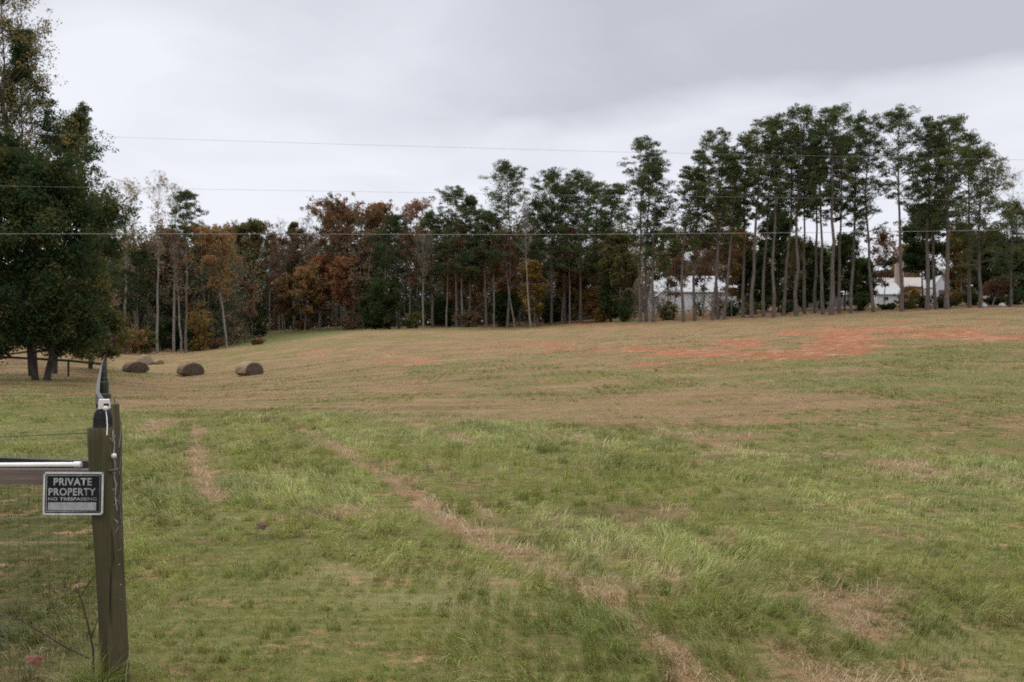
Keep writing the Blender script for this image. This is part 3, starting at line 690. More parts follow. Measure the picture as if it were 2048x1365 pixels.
# ------------------------------------------------------------------ grass
def grass_mat(name):
    m = N(name); r = m.attr('rnd'); d = m.attr('dry')
    g = m.mix(r, (.122, .148, .030), (.380, .405, .118)); s = m.mix(r, (.25, .160, .085), (.56, .42, .26))
    g = m.mix(m.attr('pad'), g, m.mix(r, (.062, .078, .016), (.190, .195, .050))); col = m.mix(m.rng(d, .3, .7), g, s)  # pad: darker blade colour that carries the near paddock's shade
    col = m.mix(m.attr('soil'), col, (.14, .098, .050))
    di = m.n('ShaderNodeBsdfDiffuse', i0=col); t = m.n('ShaderNodeBsdfTranslucent', i0=col)
    gl = m.n('ShaderNodeBsdfGlossy'); gl.inputs['Roughness'].default_value = .45
    mx = m.n('ShaderNodeMixShader', i0=.25, i1=di, i2=t)
    return m.out(m.n('ShaderNodeMixShader', i0=.05, i1=mx, i2=gl))
def blades(mb, rng, x, y, L, W, bendy, dry, rnd, az, soil=0, lift=0., pad=0):
    n = len(x); z = ground(x, y) + lift - .006
    w = rng.normal(size=n) * .0
    dx, dy = np.cos(az), np.sin(az)
    fx, fy = -dy, dx                                       # across the blade
    ca = rng.uniform(0, 2 * math.pi, n); fx, fy = np.cos(ca), np.sin(ca)
    p0 = np.stack([x, y, z], 1)
    h1 = L * .55 * np.cos(bendy * .55); r1 = L * .55 * np.sin(bendy * .55)
    h2 = h1 + L * .45 * np.cos(bendy * 1.35); r2 = r1 + L * .45 * np.sin(bendy * 1.35)
    h2 = np.maximum(h2, .008)
    p1 = p0 + np.stack([dx * r1, dy * r1, h1], 1); p2 = p0 + np.stack([dx * r2, dy * r2, h2], 1)
    s = np.stack([fx, fy, np.zeros(n)], 1) * (W / 2)[:, None]
    V = np.stack([p0 - s, p0 + s, p1 - s * .8, p1 + s * .8, p2 - s * .12, p2 + s * .12], 1).reshape(-1, 3)
    b = np.arange(n)[:, None] * 6
    f = np.stack([b + [0, 1, 3, 2], b + [2, 3, 5, 4]], 1).reshape(-1, 4)
    rep = lambda q: np.repeat(np.broadcast_to(q, (n,)), 2)
    mb.add(V, f, 0, rnd=rep(rnd), dry=rep(dry), soil=rep(soil), pad=rep(pad))
def build_grass():
    rng = np.random.default_rng(4); n = 640000
    d = 3.0 * (75 / 3.0) ** (rng.random(n) ** 1.0); px = rng.uniform(-320, 2380, n)
    x = at(px, d); y = d
    clump = rng.normal(size=(2, n)) * .02
    # gather blades to tufts: shift towards noise ridges by rejection
    t = fbm(x / .28, y / .28, 71, 2); keep = rng.random(n) < .25 + 1.3 * sst(.35, .7, t)
    x = x[keep]; y = y[keep]; t = t[keep]; d = y; n = len(x)
    cell = np.where(d < 7, .13, np.where(d < 13, .21, .38)); gi = np.floor(x / cell); gj = np.floor(y / cell)
    c1, c2, c3, c4, c5 = (_h(gi, gj, 201 + q) for q in range(5))
    pull = .62 * rng.random(n) * (c5 > .15)
    x = x + ((gi + .2 + .6 * c1) * cell - x) * pull; y = y + ((gj + .2 + .6 * c2) * cell - y) * pull; d = y
    v, dry, soil, lawn, lit, pad = masks(x, y)
    sa = .922 * x + .388 * y; ta = -.388 * x + .922 * y; row = np.sin(sa * 2 * math.pi / 1.75 + 4 * fbm(sa / 3, ta / 6, 35)) * v
    tall = fbm(sa / .9, ta / 2.6, 73) + .05 * row; big = fbm(x / 4.5, y / 4.5, 75)
    L = (.036 + .075 * sst(.35, .75, tall) + .03 * sst(.4, .7, big)) * rng.uniform(.55, 1.35, n) * (.6 + .95 * c3 ** 1.5)
    L = L * (v * 1.0 + (1 - v) * .62) * (1 - .35 * pad) * (1 - .62 * sst(.3, .7, dry)) * (1 + d * .012)
    W = np.maximum(.0042, d * .00082) * rng.uniform(.7, 1.25, n)
    flow = fbm(x / 2.6, y / 2.6, 77, 2) * 9.0 + 1.0
    az = flow + (c4 - .5) * 2.6 + rng.normal(size=n) * .6
    bend_ = np.clip(.55 + rng.normal(size=n) * .32 + .35 * sst(.4, .7, tall), .05, 1.35)
    keep = (rng.random(n) > soil * .95) & (rng.random(n) > lit * .7)
    dd = np.clip(dry + (c1 - .5) * .30 + rng.normal(size=n) * .18, 0, 1)
    bright = np.clip(.5 + 1.3 * (fbm(sa / .5, ta / 1.5, 79, 2) - .5) + .16 * row, 0, 1)
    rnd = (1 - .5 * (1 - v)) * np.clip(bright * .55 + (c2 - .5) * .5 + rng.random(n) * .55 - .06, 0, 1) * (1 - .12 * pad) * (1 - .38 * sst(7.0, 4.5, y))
    mb = MB(); k = keep
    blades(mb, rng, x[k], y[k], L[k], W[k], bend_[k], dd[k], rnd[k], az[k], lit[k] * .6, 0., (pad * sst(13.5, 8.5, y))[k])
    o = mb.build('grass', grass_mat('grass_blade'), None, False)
    tag(o, 'green and straw coloured grass growing over the field', 'grass', kind='stuff')
    # loose cut hay lying on the verge
    n = 150000; d = 3.2 * (34 / 3.2) ** rng.random(n); x = at(rng.uniform(-300, 2380, n), d); y = d
    v, dry, soil, lawn, lit, pad = masks(x, y)
    k = rng.random(n) < v * sst(.5, .95, dry) * (1 - pad * .6); x = x[k]; y = y[k]; n = len(x)
    mb = MB()
    az = fbm(x / .7, y / .7, 91, 2) * 12 + rng.normal(size=n) * .6
    blades(mb, rng, x, y, rng.uniform(.07, .20, n), np.maximum(.0030, y * .0006), np.clip(1.40 + rng.normal(size=n) * .14, 1.0, 1.52), np.full(n, .95), np.clip(rng.random(n) * .9 + .1, 0, 1), az, 0, rng.uniform(0, .05, n))
    o = mb.build('cut_hay', grass_mat('hay_straw'), None, False)
    tag(o, 'pale cut hay lying in strips and patches on the green verge', 'hay', kind='stuff')
build_grass()

# ================================================================== FENCES, SIGN AND SMALL THINGS
def wood_mat(name, c0, c1, moss=None):
    m = N(name); tc = m.n('ShaderNodeTexCoord').outputs['Object']
    s = m.n('ShaderNodeMapping', i0=tc); s.inputs['Scale'].default_value = (38, 38, 1.6)
    nz = m.noise(1, 5, s, .65); n2 = m.noise(5, 3, tc)
    col = m.mix(m.rng(nz, .3, .72), c0, c1)
    if moss: col = m.mix(m.rng(n2, .45, .62, 0, .75), col, moss)
    s2 = m.n('ShaderNodeMapping', i0=tc); s2.inputs['Scale'].default_value = (60, 60, 1.1)
    ck = m.rng(m.noise(1, 2, s2, .5, .6), .66, .72); col = m.mix(m.math('MULTIPLY', ck, .8), col, tuple(q * .25 for q in c0))
    b = m.n('ShaderNodeBsdfPrincipled'); m.put(b.inputs['Base Color'], col); b.inputs['Roughness'].default_value = .9; b.inputs['Specular IOR Level'].default_value = .2
    bp = m.n('ShaderNodeBump'); bp.inputs['Strength'].default_value = .55; bp.inputs['Distance'].default_value = .006; m.put(bp.inputs['Height'], m.math('SUBTRACT', nz, ck)); m.put(b.inputs['Normal'], bp)
    return m.out(b)
def wood_mat_x(name, c0, c1):
    m = N(name); tc = m.n('ShaderNodeTexCoord').outputs['Object']
    s = m.n('ShaderNodeMapping', i0=tc); s.inputs['Scale'].default_value = (2.2, 40, 60)
    nz = m.noise(1, 5, s, .65)
    b = m.n('ShaderNodeBsdfPrincipled'); m.put(b.inputs['Base Color'], m.mix(m.rng(nz, .3, .7), c0, c1)); b.inputs['Roughness'].default_value = .9
    bp = m.n('ShaderNodeBump'); bp.inputs['Strength'].default_value = .5; bp.inputs['Distance'].default_value = .004; m.put(bp.inputs['Height'], nz); m.put(b.inputs['Normal'], bp)
    return m.out(b)
M['post'] = wood_mat('old_treated_post', (.034, .028, .015), (.098, .080, .045), (.048, .052, .020))
M['post_far'] = wood_mat('dark_post', (.022, .022, .017), (.055, .052, .04))
M['rail'] = wood_mat_x('brown_rail', (.085, .062, .052), (.18, .135, .115))
M['rail_grey'] = wood_mat_x('grey_rail', (.030, .030, .030), (.085, .083, .080))
M['rail_dark'] = wood_mat_x('black_rail', (.012, .013, .015), (.035, .034, .036))
M['wire'] = surf('fence_wire', (.035, .035, .033), (.08, .078, .075), 20, .6, 0)
M['barb'] = surf('bright_wire', (.20, .195, .185), (.40, .39, .37), 30, .5, 0)
M['pvc'] = surf('white_pvc', (.68, .67, .64), (.78, .77, .75), 9, .45, 0)
M['black_plastic'] = surf('black_plastic', (.008, .008, .009), (.02, .02, .022), 9, .4, 0, spec=.25)
M['white_plastic'] = surf('white_plastic', (.55, .50, .46), (.72, .68, .64), 14, .5, 0)

NX, NY = at(231, 4.3), 4.3
def near_post():
    t = empty('front_fence', (NX, NY, gz(NX, NY)))
    tag(t, 'front fence with mossy round post, brown top rail and wire mesh', 'fence')
    zb = gz(NX, NY); zt = zof(857, 4.3) - zb; lx = at(203.5, 4.3) - NX
    rng = np.random.default_rng(3)
    mb = MB(); k = 40; n = 26; th = np.arange(k) * 2 * math.pi / k
    zz = np.linspace(-.3, zt, n); V = []
    for z in zz:
        r = .067 - .0035 * max(0, z) / zt
        rr = r * (1 + .05 * (fbm(th * 1.1 + 3, np.full(k, z * .9), 3) - .5) + .035 * (vn(np.cos(th) * 9, np.sin(th) * 9 + z * .3, 9) - .5))
        cx = lx * z / zt + .006 * math.sin(z * 4)
        V.append(np.stack([cx + rr * np.cos(th), rr * np.sin(th), np.full(k, z)], 1))
    top = V[-1].copy(); c = top.mean(0); V.append((top - c) * .93 + c + [0, 0, .006])
    V = np.concatenate(V); i = np.arange(n)[:, None]; j = np.arange(k)[None]; a = i * k + j; b = i * k + (j + 1) % k
    mb.add(V, np.stack([a, b, b + k, a + k], -1).reshape(-1, 4)); mb.add(V[-k:], [list(range(k))])
    mb.build('post', M['post'], t, True)
    mb = MB()                                                                # a second post, out of frame
    mb.tube([[-2.3, .02, -.1], [-2.3, .02, 1.3]], [.065, .062], 16, cap=True); mb.build('post', M['post'], t, True)
    # top rail
    def L(px, py, d): return np.array([at(px, d) - NX, d - NY, zof(py, d) - zb])
    mb = MB(); p0 = L(182, 953.5, 4.29); p1 = L(-820, 951.5, 4.30); mb.beam(p0, p1, .04, .074); mb.build('rail', M['rail'], t)
    mb = MB(); p0 = L(186, 938, 4.56); p1 = L(-700, 905, 4.62); mb.beam(p0, p1, .04, .085); mb.build('rail', M['rail_dark'], t)
    # wire mesh below and a strand above
    mb = MB(); y0 = 4.335 - NY
    xs = np.arange(at(190, 4.3) - NX, -2.3, -.0508)
    zr = [zof(p, 4.33) - zb for p in (972, 1000, 1040, 1082, 1128, 1178, 1214, 1246, 1290, 1330, 1372)]
    for z in zr:
        w = np.linspace(0, 1, 8); mb.tube(np.stack([xs[0] + (xs[-1] - xs[0]) * w, np.full(8, y0), z + rng.normal(size=8) * .006 - .01 * np.sin(w * 3.1)], 1), .0011, 4)
    for x in xs:
        mb.tube([[x, y0 + .002, zr[0]], [x + rng.normal() * .004, y0 + .002, zr[5]], [x + rng.normal() * .004, y0 + .002, zr[-1]]], .0008, 4)
    mb.build('wire_mesh', M['wire'], t)
    mb = MB(); w = np.linspace(0, 1, 14)
    a, b = L(180, 866, 4.3), L(-820, 890, 4.3); P = a + (b - a) * w[:, None]; P[:, 2] -= .02 * np.sin(w * 3.14)
    mb.tube(P, .0022, 5); mb.build('top_wire', M['wire'], t)
    return t
near_post()

def line_x(d): return at(207.5 + (213 - 207.5) * min(1, d / 90) + 11 * math.exp(-(d - 5.8) / 1.6), d)
def line_fence():
    t = empty('paddock_fence', (line_x(5.8), 5.8, gz(line_x(5.8), 5.8))); tag(t, 'long post and wire fence running away down the field with grey top rail', 'fence')
    o = np.array(t.location); ds = [5.8] + [8.4 + 2.6 * k for k in range(31)]
    rng = np.random.default_rng(8); pts = []
    for k, d in enumerate(ds):
        x = line_x(d); z = gz(x, d); h = (zof(810, 5.8) - z) if k == 0 else 1.30 + rng.normal() * .03
        mb = MB(); r = .066 if k == 0 else .055
        lx = (at(219, 5.8) - at(232, 5.8)) if k == 0 else rng.normal() * .02
        mb.tube(np.array([[x - lx, d, z - .2], [x - lx * .4, d, z + h * .5], [x, d, z + h], [x, d, z + h + .006]]) - o, [r, r * .98, r * .95, r * .9], 16, cap=True)
        mb.build('post', M['post'] if k == 0 else M['post_far'], t, True); pts.append((x, d, z, h))
    for (a, b) in zip(pts[1:-1], pts[2:]):
        mb = MB(); p = np.array([a[0] - .075, a[1], a[2] + 1.21]) - o; q = np.array([b[0] - .075, b[1], b[2] + 1.21]) - o
        mb.beam(p, q, .036, .13); mb.build('rail', M['rail_grey'], t)
    mb = MB(); a, b = pts[0], pts[1]
    mb.beam(np.array([a[0] - .03, a[1] + .06, a[2] + 1.26]) - o, np.array([b[0] - .075, b[1], b[2] + 1.21]) - o, .036, .13); mb.build('rail', M['rail_grey'], t)
    # woven wire on the field side
    mb = MB(); P0 = [(NX + .075, 4.3, gz(NX, 4.3), 1.3)] + pts
    zs = np.array([.04, .14, .25, .37, .50, .64, .79, .95, 1.10, 1.24])
    path = [(-.0 + p[0] + (.085 if i else 0), p[1], p[2]) for i, p in enumerate(P0)]
    path = np.array(path); path[0, 0] = at(238, 4.3)
    for z in zs: mb.tube(path + [0, 0, z] - o, .0016, 4)
    for (a, b) in zip(path[:2], path[1:3]):
        m_ = int(np.linalg.norm(b - a) / .15)
        for w in (np.arange(m_) + .0) / m_:
            p = a + (b - a) * w
            mb.tube(np.array([[p[0], p[1], p[2] + zs[0]], [p[0], p[1], p[2] + zs[-1]]]) - o, .0014, 3)
    mb.build('wire_mesh', M['wire'], t)
    # cut ends of the mesh wrapped round the near post, twisted wire and insulators
    mb = MB(); zt = zof(860, 4.3)
    zz = np.linspace(zt, gz(NX, NY) + .03, 40); fx = lambda z: at(227.5 + (246 - 227.5) * (zt - z) / zt * 1.02, 4.29)
    mb.tube(np.stack([[fx(z) + .004 * math.sin(z * 60) for z in zz], 4.285 + .004 * np.cos(zz * 60), zz], 1) - o, .0028, 5)
    for q in range(16):
        z = zt - .06 - q * .078 + rng.normal() * .008; x = fx(z)
        mb.tube(np.array([[x - .012, 4.275, z + .012], [x, 4.27, z - .004], [x + .009 + .012 * rng.random(), 4.275, z + .008 + rng.normal() * .012]]) - o, .0018, 4)
    mb.build('twisted_wire', M['barb'], t)
    for py, r in ((911, .013),):
        mb = MB(); z = zof(py, 4.28); prof = [(0, -r), (r * .8, -r * .8), (r, 0), (r * .7, r * .7), (0, r)]
        mb.lathe(prof, np.array([fx(z) + .007, 4.268, z]) - o, 12); mb.build('insulator', M['white_plastic'], t, True)
    mb = MB(); z = zof(941, 4.28); mb.tube(np.array([[fx(z) - .02, 4.262, z], [fx(z) + .025, 4.262, z + .004]]) - o, .007, 8, cap=True); mb.build('wire_clamp', M['wire'], t, True)
    return t
line_fence()

def cross_fence(name, label, ends, hs, nrail):
    (pa, da), (pb, db) = ends; n = 7
    A = np.array([at(pa, da), da]); B = np.array([at(pb, db), db])
    t = empty(name, (A[0], A[1], gz(*A))); tag(t, label, 'fence'); o = np.array(t.location); pts = []
    for k in range(n):
        w = k / (n - 1); x, y = A + (B - A) * w; z = gz(x, y); h = hs[0] + (hs[1] - hs[0]) * w
        if k: 
            mb = MB(); mb.tube(np.array([[x, y, z - .1], [x, y, z + h]]) - o, .06, 10, cap=True); mb.build('post', M['post_far'], t, True)
        pts.append(np.array([x, y, z + h]))
    for a, b in zip(pts[:-1], pts[1:]):
        for q in range(nrail):
            mb = MB(); mb.beam(a - o - [0, .05, .05 + q * .45], b - o - [0, .05, .05 + q * .45], .04, .14); mb.build('rail', M['rail_dark'] if q == 0 else M['rail_grey'], t)
    mb = MB()
    for hz in (.25, .5, .75): mb.tube(np.array([[p[0], p[1] + .06, p[2] - hs[1] + hz] for p in pts]) - o, .004, 3)
    mb.build('wire_strand', M['wire'], t)
cross_fence('cross_fence', 'dark railed fence crossing behind the forked trunk of the big dark tree', ((206, 52), (-230, 49)), (.95, 1.35), 1)
cross_fence('cross_fence', 'far dark rail fence at the edge of the wood beyond the paddock', ((212, 86), (60, 92)), (1.15, 1.2), 1)

def sign():
    d = 4.212; cx, cz = at(146.4, d), zof(987.5, d); W = 117.5 / F * d; H = 85.5 / F * d
    t = empty('sign', (cx, d, cz)); tag(t, 'black and white PRIVATE PROPERTY NO TRESPASSING sign nailed to the mossy post', 'sign')
    t.rotation_euler = (R_(-1.5), R_(.6), R_(3))
    mw = surf('sign_white', (.40, .40, .385), (.60, .60, .58), 18, .5, 0); mk = surf('sign_black', (.010, .012, .014), (.018, .019, .021), 12, .6, 0, spec=.08)
    mg = surf('sign_letter', (.26, .255, .25), (.42, .415, .41), 16, .6, 0, stretch=(1, 1, 1))
    nt = mg.node_tree; bs = next(q for q in nt.nodes if q.type == 'BSDF_PRINCIPLED'); src = bs.inputs['Base Color'].links[0].from_socket
    m2 = N.__new__(N); m2.m = mg; m2.t = nt; tco = m2.n('ShaderNodeTexCoord').outputs['Object']; xs_ = m2.n('ShaderNodeSeparateXYZ', i0=tco)
    fd = m2.rng(m2.math('ADD', xs_.outputs[0], m2.math('ADD', m2.math('MULTIPLY', xs_.outputs[2], -.45), m2.math('MULTIPLY', m2.noise(22, 4, tco), .10))), .07, .19, 0, .8)
    m2.put(bs.inputs['Base Color'], m2.mix(fd, src, (.075, .058, .052)))
    mpanel = surf('sign_blank', (.25, .245, .25), (.36, .355, .36), 40, .6, 0)
    def plate(x0, x1, z0, z1, y, th=.0012, rad=.008):
        mb = MB(); P = []
        for (qx, qz, a0) in ((x1 - rad, z1 - rad, 0), (x0 + rad, z1 - rad, 90), (x0 + rad, z0 + rad, 180), (x1 - rad, z0 + rad, 270)):
            for a in range(0, 91, 30): P.append((qx + rad * math.cos(R_(a0 + a)), qz + rad * math.sin(R_(a0 + a))))
        n = len(P); V = [(x, y, z) for x, z in P] + [(x, y + th, z) for x, z in P]
        mb.add(V, [list(range(n))[::-1]]); mb.add(V, [list(range(n, 2 * n))]); mb.add(V, [[i, (i + 1) % n, n + (i + 1) % n, n + i] for i in range(n)])
        return mb
    plate(-W / 2, W / 2, -H / 2, H / 2, 0, .002).build('plate', mw, t)
    m = .0095; plate(-W / 2 + m, W / 2 - m, -H / 2 + m, H / 2 - m, -.0006, .0005, .009).build('black_field', mk, t)
    def frame(mm, w, y):
        mb = MB(); a, b = W / 2 - mm, H / 2 - mm
        for (x, z, sx, sz) in ((0, b - w / 2, 2 * a, w), (0, -b + w / 2, 2 * a, w), (-a + w / 2, 0, w, 2 * b - 2 * w), (a - w / 2, 0, w, 2 * b - 2 * w)): mb.box((x, y, z), (sx, .0005, sz))
        return mb
    frame(.0155, .0028, -.0010).build('border_line', mg, t)
    px = lambda p: (p - 146.4) / F * d; pz = lambda p: (987.5 - p) / F * d
    mb = MB(); mb.box(((px(98) + px(192)) / 2, -.0011, (pz(1005) + pz(1021)) / 2), (px(192) - px(98), .0005, pz(1005) - pz(1021))); mb.build('blank_panel', mpanel, t)
    for word, x0, x1, y0, y1, off in (('PRIVATE', 108, 182.5, 956.5, 971.5, .025), ('PROPERTY', 98.5, 190.5, 976.5, 991.5, .025), ('NO TRESPASSING', 98.5, 193, 995, 1001.5, .02)):
        cu = bpy.data.curves.new('lettering', 'FONT'); cu.body = word; cu.size = 1; cu.offset = off; cu.extrude = 0; cu.space_character = 1.08
        tmp = bpy.data.objects.new('tmp', cu); COL.objects.link(tmp); bpy.context.view_layer.update()
        me = bpy.data.meshes.new_from_object(tmp.evaluated_get(bpy.context.evaluated_depsgraph_get()))
        bpy.data.objects.remove(tmp)
        n = len(me.vertices); co = np.zeros(n * 3); me.vertices.foreach_get('co', co); co = co.reshape(-1, 3)
        lo, hi = co.min(0), co.max(0)
        X = px(x0) + (co[:, 0] - lo[0]) / (hi[0] - lo[0]) * (px(x1) - px(x0)); Z = pz(y1) + (co[:, 1] - lo[1]) / (hi[1] - lo[1]) * (pz(y0) - pz(y1))
        me.vertices.foreach_set('co', np.stack([X, np.full(n, -.0014), Z], 1).ravel()); me.materials.clear(); me.materials.append(mg); me.update()
        ob = bpy.data.objects.new('lettering', me); COL.objects.link(ob); ob.parent = t
    for x, z in ((-W / 2 + .005, H / 2 - .005), (W / 2 - .005, H / 2 - .005), (W / 2 - .005, -H / 2 + .005)):
        mb = MB(); mb.lathe([(0, -.002), (.003, -.0018), (.0034, .001)], (0, 0, 0), 10)
        o = mb.build('nail', M['black_plastic'], t, True); o.location = (x, -.001, z); o.rotation_euler = (R_(-90), 0, 0)
sign()

def pipe():
    d = 4.285; a = np.array([at(163, d), d, zof(929.3, d)]); b = np.array([at(-520, d), d + .01, zof(935.0, d)])
    t = empty('plastic_pipe', a); tag(t, 'white plastic pipe with a capped end lying on the brown rail', 'pipe')
    mb = MB(); w = np.linspace(0.02, 1, 10)[:, None]; mb.tube((b - a) * w, .0115, 16, cap=True); mb.build('tube', M['pvc'], t, True)
    q = (b - a) / np.linalg.norm(b - a); mb = MB(); mb.tube([q * 0, q * .003, q * .036, q * .04], [.0128, .0148, .0148, .0122], 18, cap=True); mb.build('end_cap', M['pvc'], t, True)
pipe()

def charger():
    d = 4.3; x = at(205.5, d); z0 = zof(856.2, d)
    t = empty('fence_charger', (x, d, z0)); tag(t, 'black ribbed cap with a small white box and knob on the post top', 'electric fence charger')
    mb = MB(); k = 48; th = np.arange(k) * 2 * math.pi / k
    prof = [(0, .001), (.047, .001), (.048, .008), (.044, .011), (.0425, .05), (.038, .074), (.034, .086), (.031, .095), (0, .095)]
    V = []
    for i, (r, z) in enumerate(prof):
        rr = r * (1 + (.055 * np.sign(np.sin(th * 12)) if 3 <= i <= 5 else 0 * th)); V.append(np.stack([rr * np.cos(th), rr * np.sin(th), np.full(k, z)], 1))
    i = np.arange(len(prof) - 1)[:, None]; j = np.arange(k)[None]; a = i * k + j; b = i * k + (j + 1) % k
    mb.add(np.concatenate(V), np.stack([a, b, b + k, a + k], -1).reshape(-1, 4)); mb.build('ribbed_cap', M['black_plastic'], t)
    mb = MB(); mb.box((.014, -.012, .122), (.052, .05, .046), taper=.9, rz=.3); mb.build('box', M['white_plastic'], t)
    mb = MB(); mb.box((.034, -.034, .121), (.022, .014, .010), rz=.3); mb.build('bracket', M['black_plastic'], t); mb = MB(); mb.box((-.012, -.03, .112), (.012, .012, .022), rz=.3); mb.build('bracket', M['black_plastic'], t)
    mb = MB(); r = .0135; mb.lathe([(0, -r), (r * .75, -r * .7), (r, 0), (r * .75, r * .7), (0, r)], (.036, -.045, .102), 16); mb.build('knob', M['white_plastic'], t, True)
    mb = MB(); mb.tube([[.037, -.046, .095], [.044, -.05, .06], [.048, -.052, .02], [.050, -.058, -.006], [.053, -.068, -.03]], .0026, 6); mb.build('cable', M['pvc'], t, True)
charger()

def bale(label, px, d, wpx, hpx, rot, mats, seed, nm='hay_bale'):
    rng = np.random.default_rng(seed); x = at(px, d); z = gz(x, d)
    W = wpx / F * d; Hh = hpx / F * d; Ln = 1.25
    t = empty(nm, (x, d, z - .06), R_(rot)); tag(t, label, 'hay bale', 'round hay bales lying in the field')
    mb = MB(); k = 40; th = np.arange(k) * 2 * math.pi / k; rings = []
    ys = [-.5, -.5, -.5, -.49, -.46, -.3, -.1, .1, .3, .46, .49, .5, .5, .5]; rs = [.02, .35, .75, .93, .99, 1, 1.01, 1, 1.01, .99, .93, .75, .35, .02]
    for y, r in zip(ys, rs):
        nz = 1 + .16 * (fbm(np.cos(th) * 2.3 + 5 + seed, np.sin(th) * 2.3 + y * 4, seed) - .5)
        cz = np.sin(th); zz = np.where(cz < 0, cz * .45, cz)
        rings.append(np.stack([np.cos(th) * r * W / 2 * nz * (1 + .05 * (cz < 0)), y * Ln + .04 * (fbm(np.cos(th) * r * 4, np.sin(th) * r * 4, seed + 3) - .5) + 0 * th, (zz * r * nz + .47) * Hh / 1.47], 1))
    i = np.arange(len(ys) - 1)[:, None]; j = np.arange(k)[None]; a = i * k + j; b = i * k + (j + 1) % k
    f = np.stack([a, b, b + k, a + k], -1); V = np.concatenate(rings)
    mb.add(V, f[4:9].reshape(-1, 4), 0); mb2 = np.concatenate([f[:4].reshape(-1, 4), f[9:].reshape(-1, 4)])
    mb.f.append(mb2 + 0); mb.mi.append(np.full(len(mb2), 1))
    mb.build('rolled_hay', [mats[0], mats[1]], t, True)
    sm = MB(); n = 1100; a = rng.uniform(0, 2 * math.pi, n); yy = rng.uniform(-.52, .52, n) * Ln
    P = np.stack([np.cos(a) * W / 2 * 1.0, yy, (np.where(np.sin(a) < 0, .45, 1) * np.sin(a) + .47) * Hh / 1.47], 1)
    q = rng.normal(size=(n, 3)); q /= np.linalg.norm(q, axis=1)[:, None]; s = np.cross(q, rng.normal(size=(n, 3))); s /= np.linalg.norm(s, axis=1)[:, None]
    P[:260, 2] = rng.uniform(0, .07, 260); P[:260, :2] *= rng.uniform(.9, 1.35, (260, 1)); q[:260, 2] *= .2; Ls = rng.uniform(.04, .12, (n, 1)); V = np.stack([P - q * Ls, P - s * .008, P + q * Ls, P + s * .008], 1).reshape(-1, 3)
    sm.add(V, np.arange(n * 4).reshape(-1, 4)); sm.build('loose_straw', mats[0], t)
hb_side = surf('hay_side', (.11, .075, .050), (.25, .175, .115), 9, .95, .9, (3, .6, 3)); hb_face = surf('hay_face', (.045, .031, .022), (.115, .080, .058), 10, .97, .9)
hb_tan = surf('hay_side_tan', (.20, .145, .09), (.36, .27, .175), 9, .95, .9, (3, .6, 3)); hb_pale = surf('hay_pale', (.19, .14, .10), (.34, .26, .19), 8, .95, .9)
bale('dark round hay bale nearest the fence, leftmost of three', 271, 68, 42, 22, 46, (hb_side, hb_face), 1)
bale('dark round hay bale in the middle of the three', 381, 66, 44, 27, 42, (hb_side, hb_face), 2)
bale('round hay bale with a tan wrapped side, rightmost of three', 499, 60, 44, 29, 54, (hb_tan, hb_face), 3)
bale('pale weathered hay bale farther off behind the dark bales', 290, 84, 24, 19, 40, (hb_pale, hb_pale), 4)
bale('low slumped heap of hay beside the pale weathered bale', 313, 85, 18, 9, 60, (hb_pale, hb_side), 5)

def fallen_leaf(label, px, py, size, col, seed):
    x, y = hit(px, py); t = MB(); n = 22; th = np.arange(n) * 2 * math.pi / n
    r = size * (.55 + .45 * np.abs(np.cos(th * 2.5))) * (1 - .2 * np.cos(th)); z = .005 * np.sin(th * 3 + seed) + .006 * np.cos(th * 2)
    V = np.stack([r * np.cos(th), r * np.sin(th), z], 1); V = np.concatenate([V, [[0, 0, .014]], V * [1, 1, 1] - [0, 0, .0012], [[0, 0, .0128]]]); 
    f = [[i, (i + 1) % n, n] for i in range(n)]; g = [[n + 1 + (i + 1) % n, n + 1 + i, 2 * n + 1] for i in range(n)]
    t.add(V, f + g); t.tube([[size * .4, 0, .01], [size * 1.15, size * .1, .012]], .0016, 5)
    o = t.build('fallen_leaf', surf('leaf_%d' % seed, col, tuple(c * 1.8 for c in col), 25, .7), None); o.location = (x, y, gz(x, y) + .085); o.rotation_euler = (R_(22), R_(8), .35 * seed)
    tag(o, label, 'leaf')
fallen_leaf('curled brown fallen leaf lying in the green grass', 525, 1073, .056, (.034, .013, .007), 1)
fallen_leaf('reddish fallen leaf low in the corner by the mesh fence', 72, 1352, .05, (.075, .024, .012), 2)

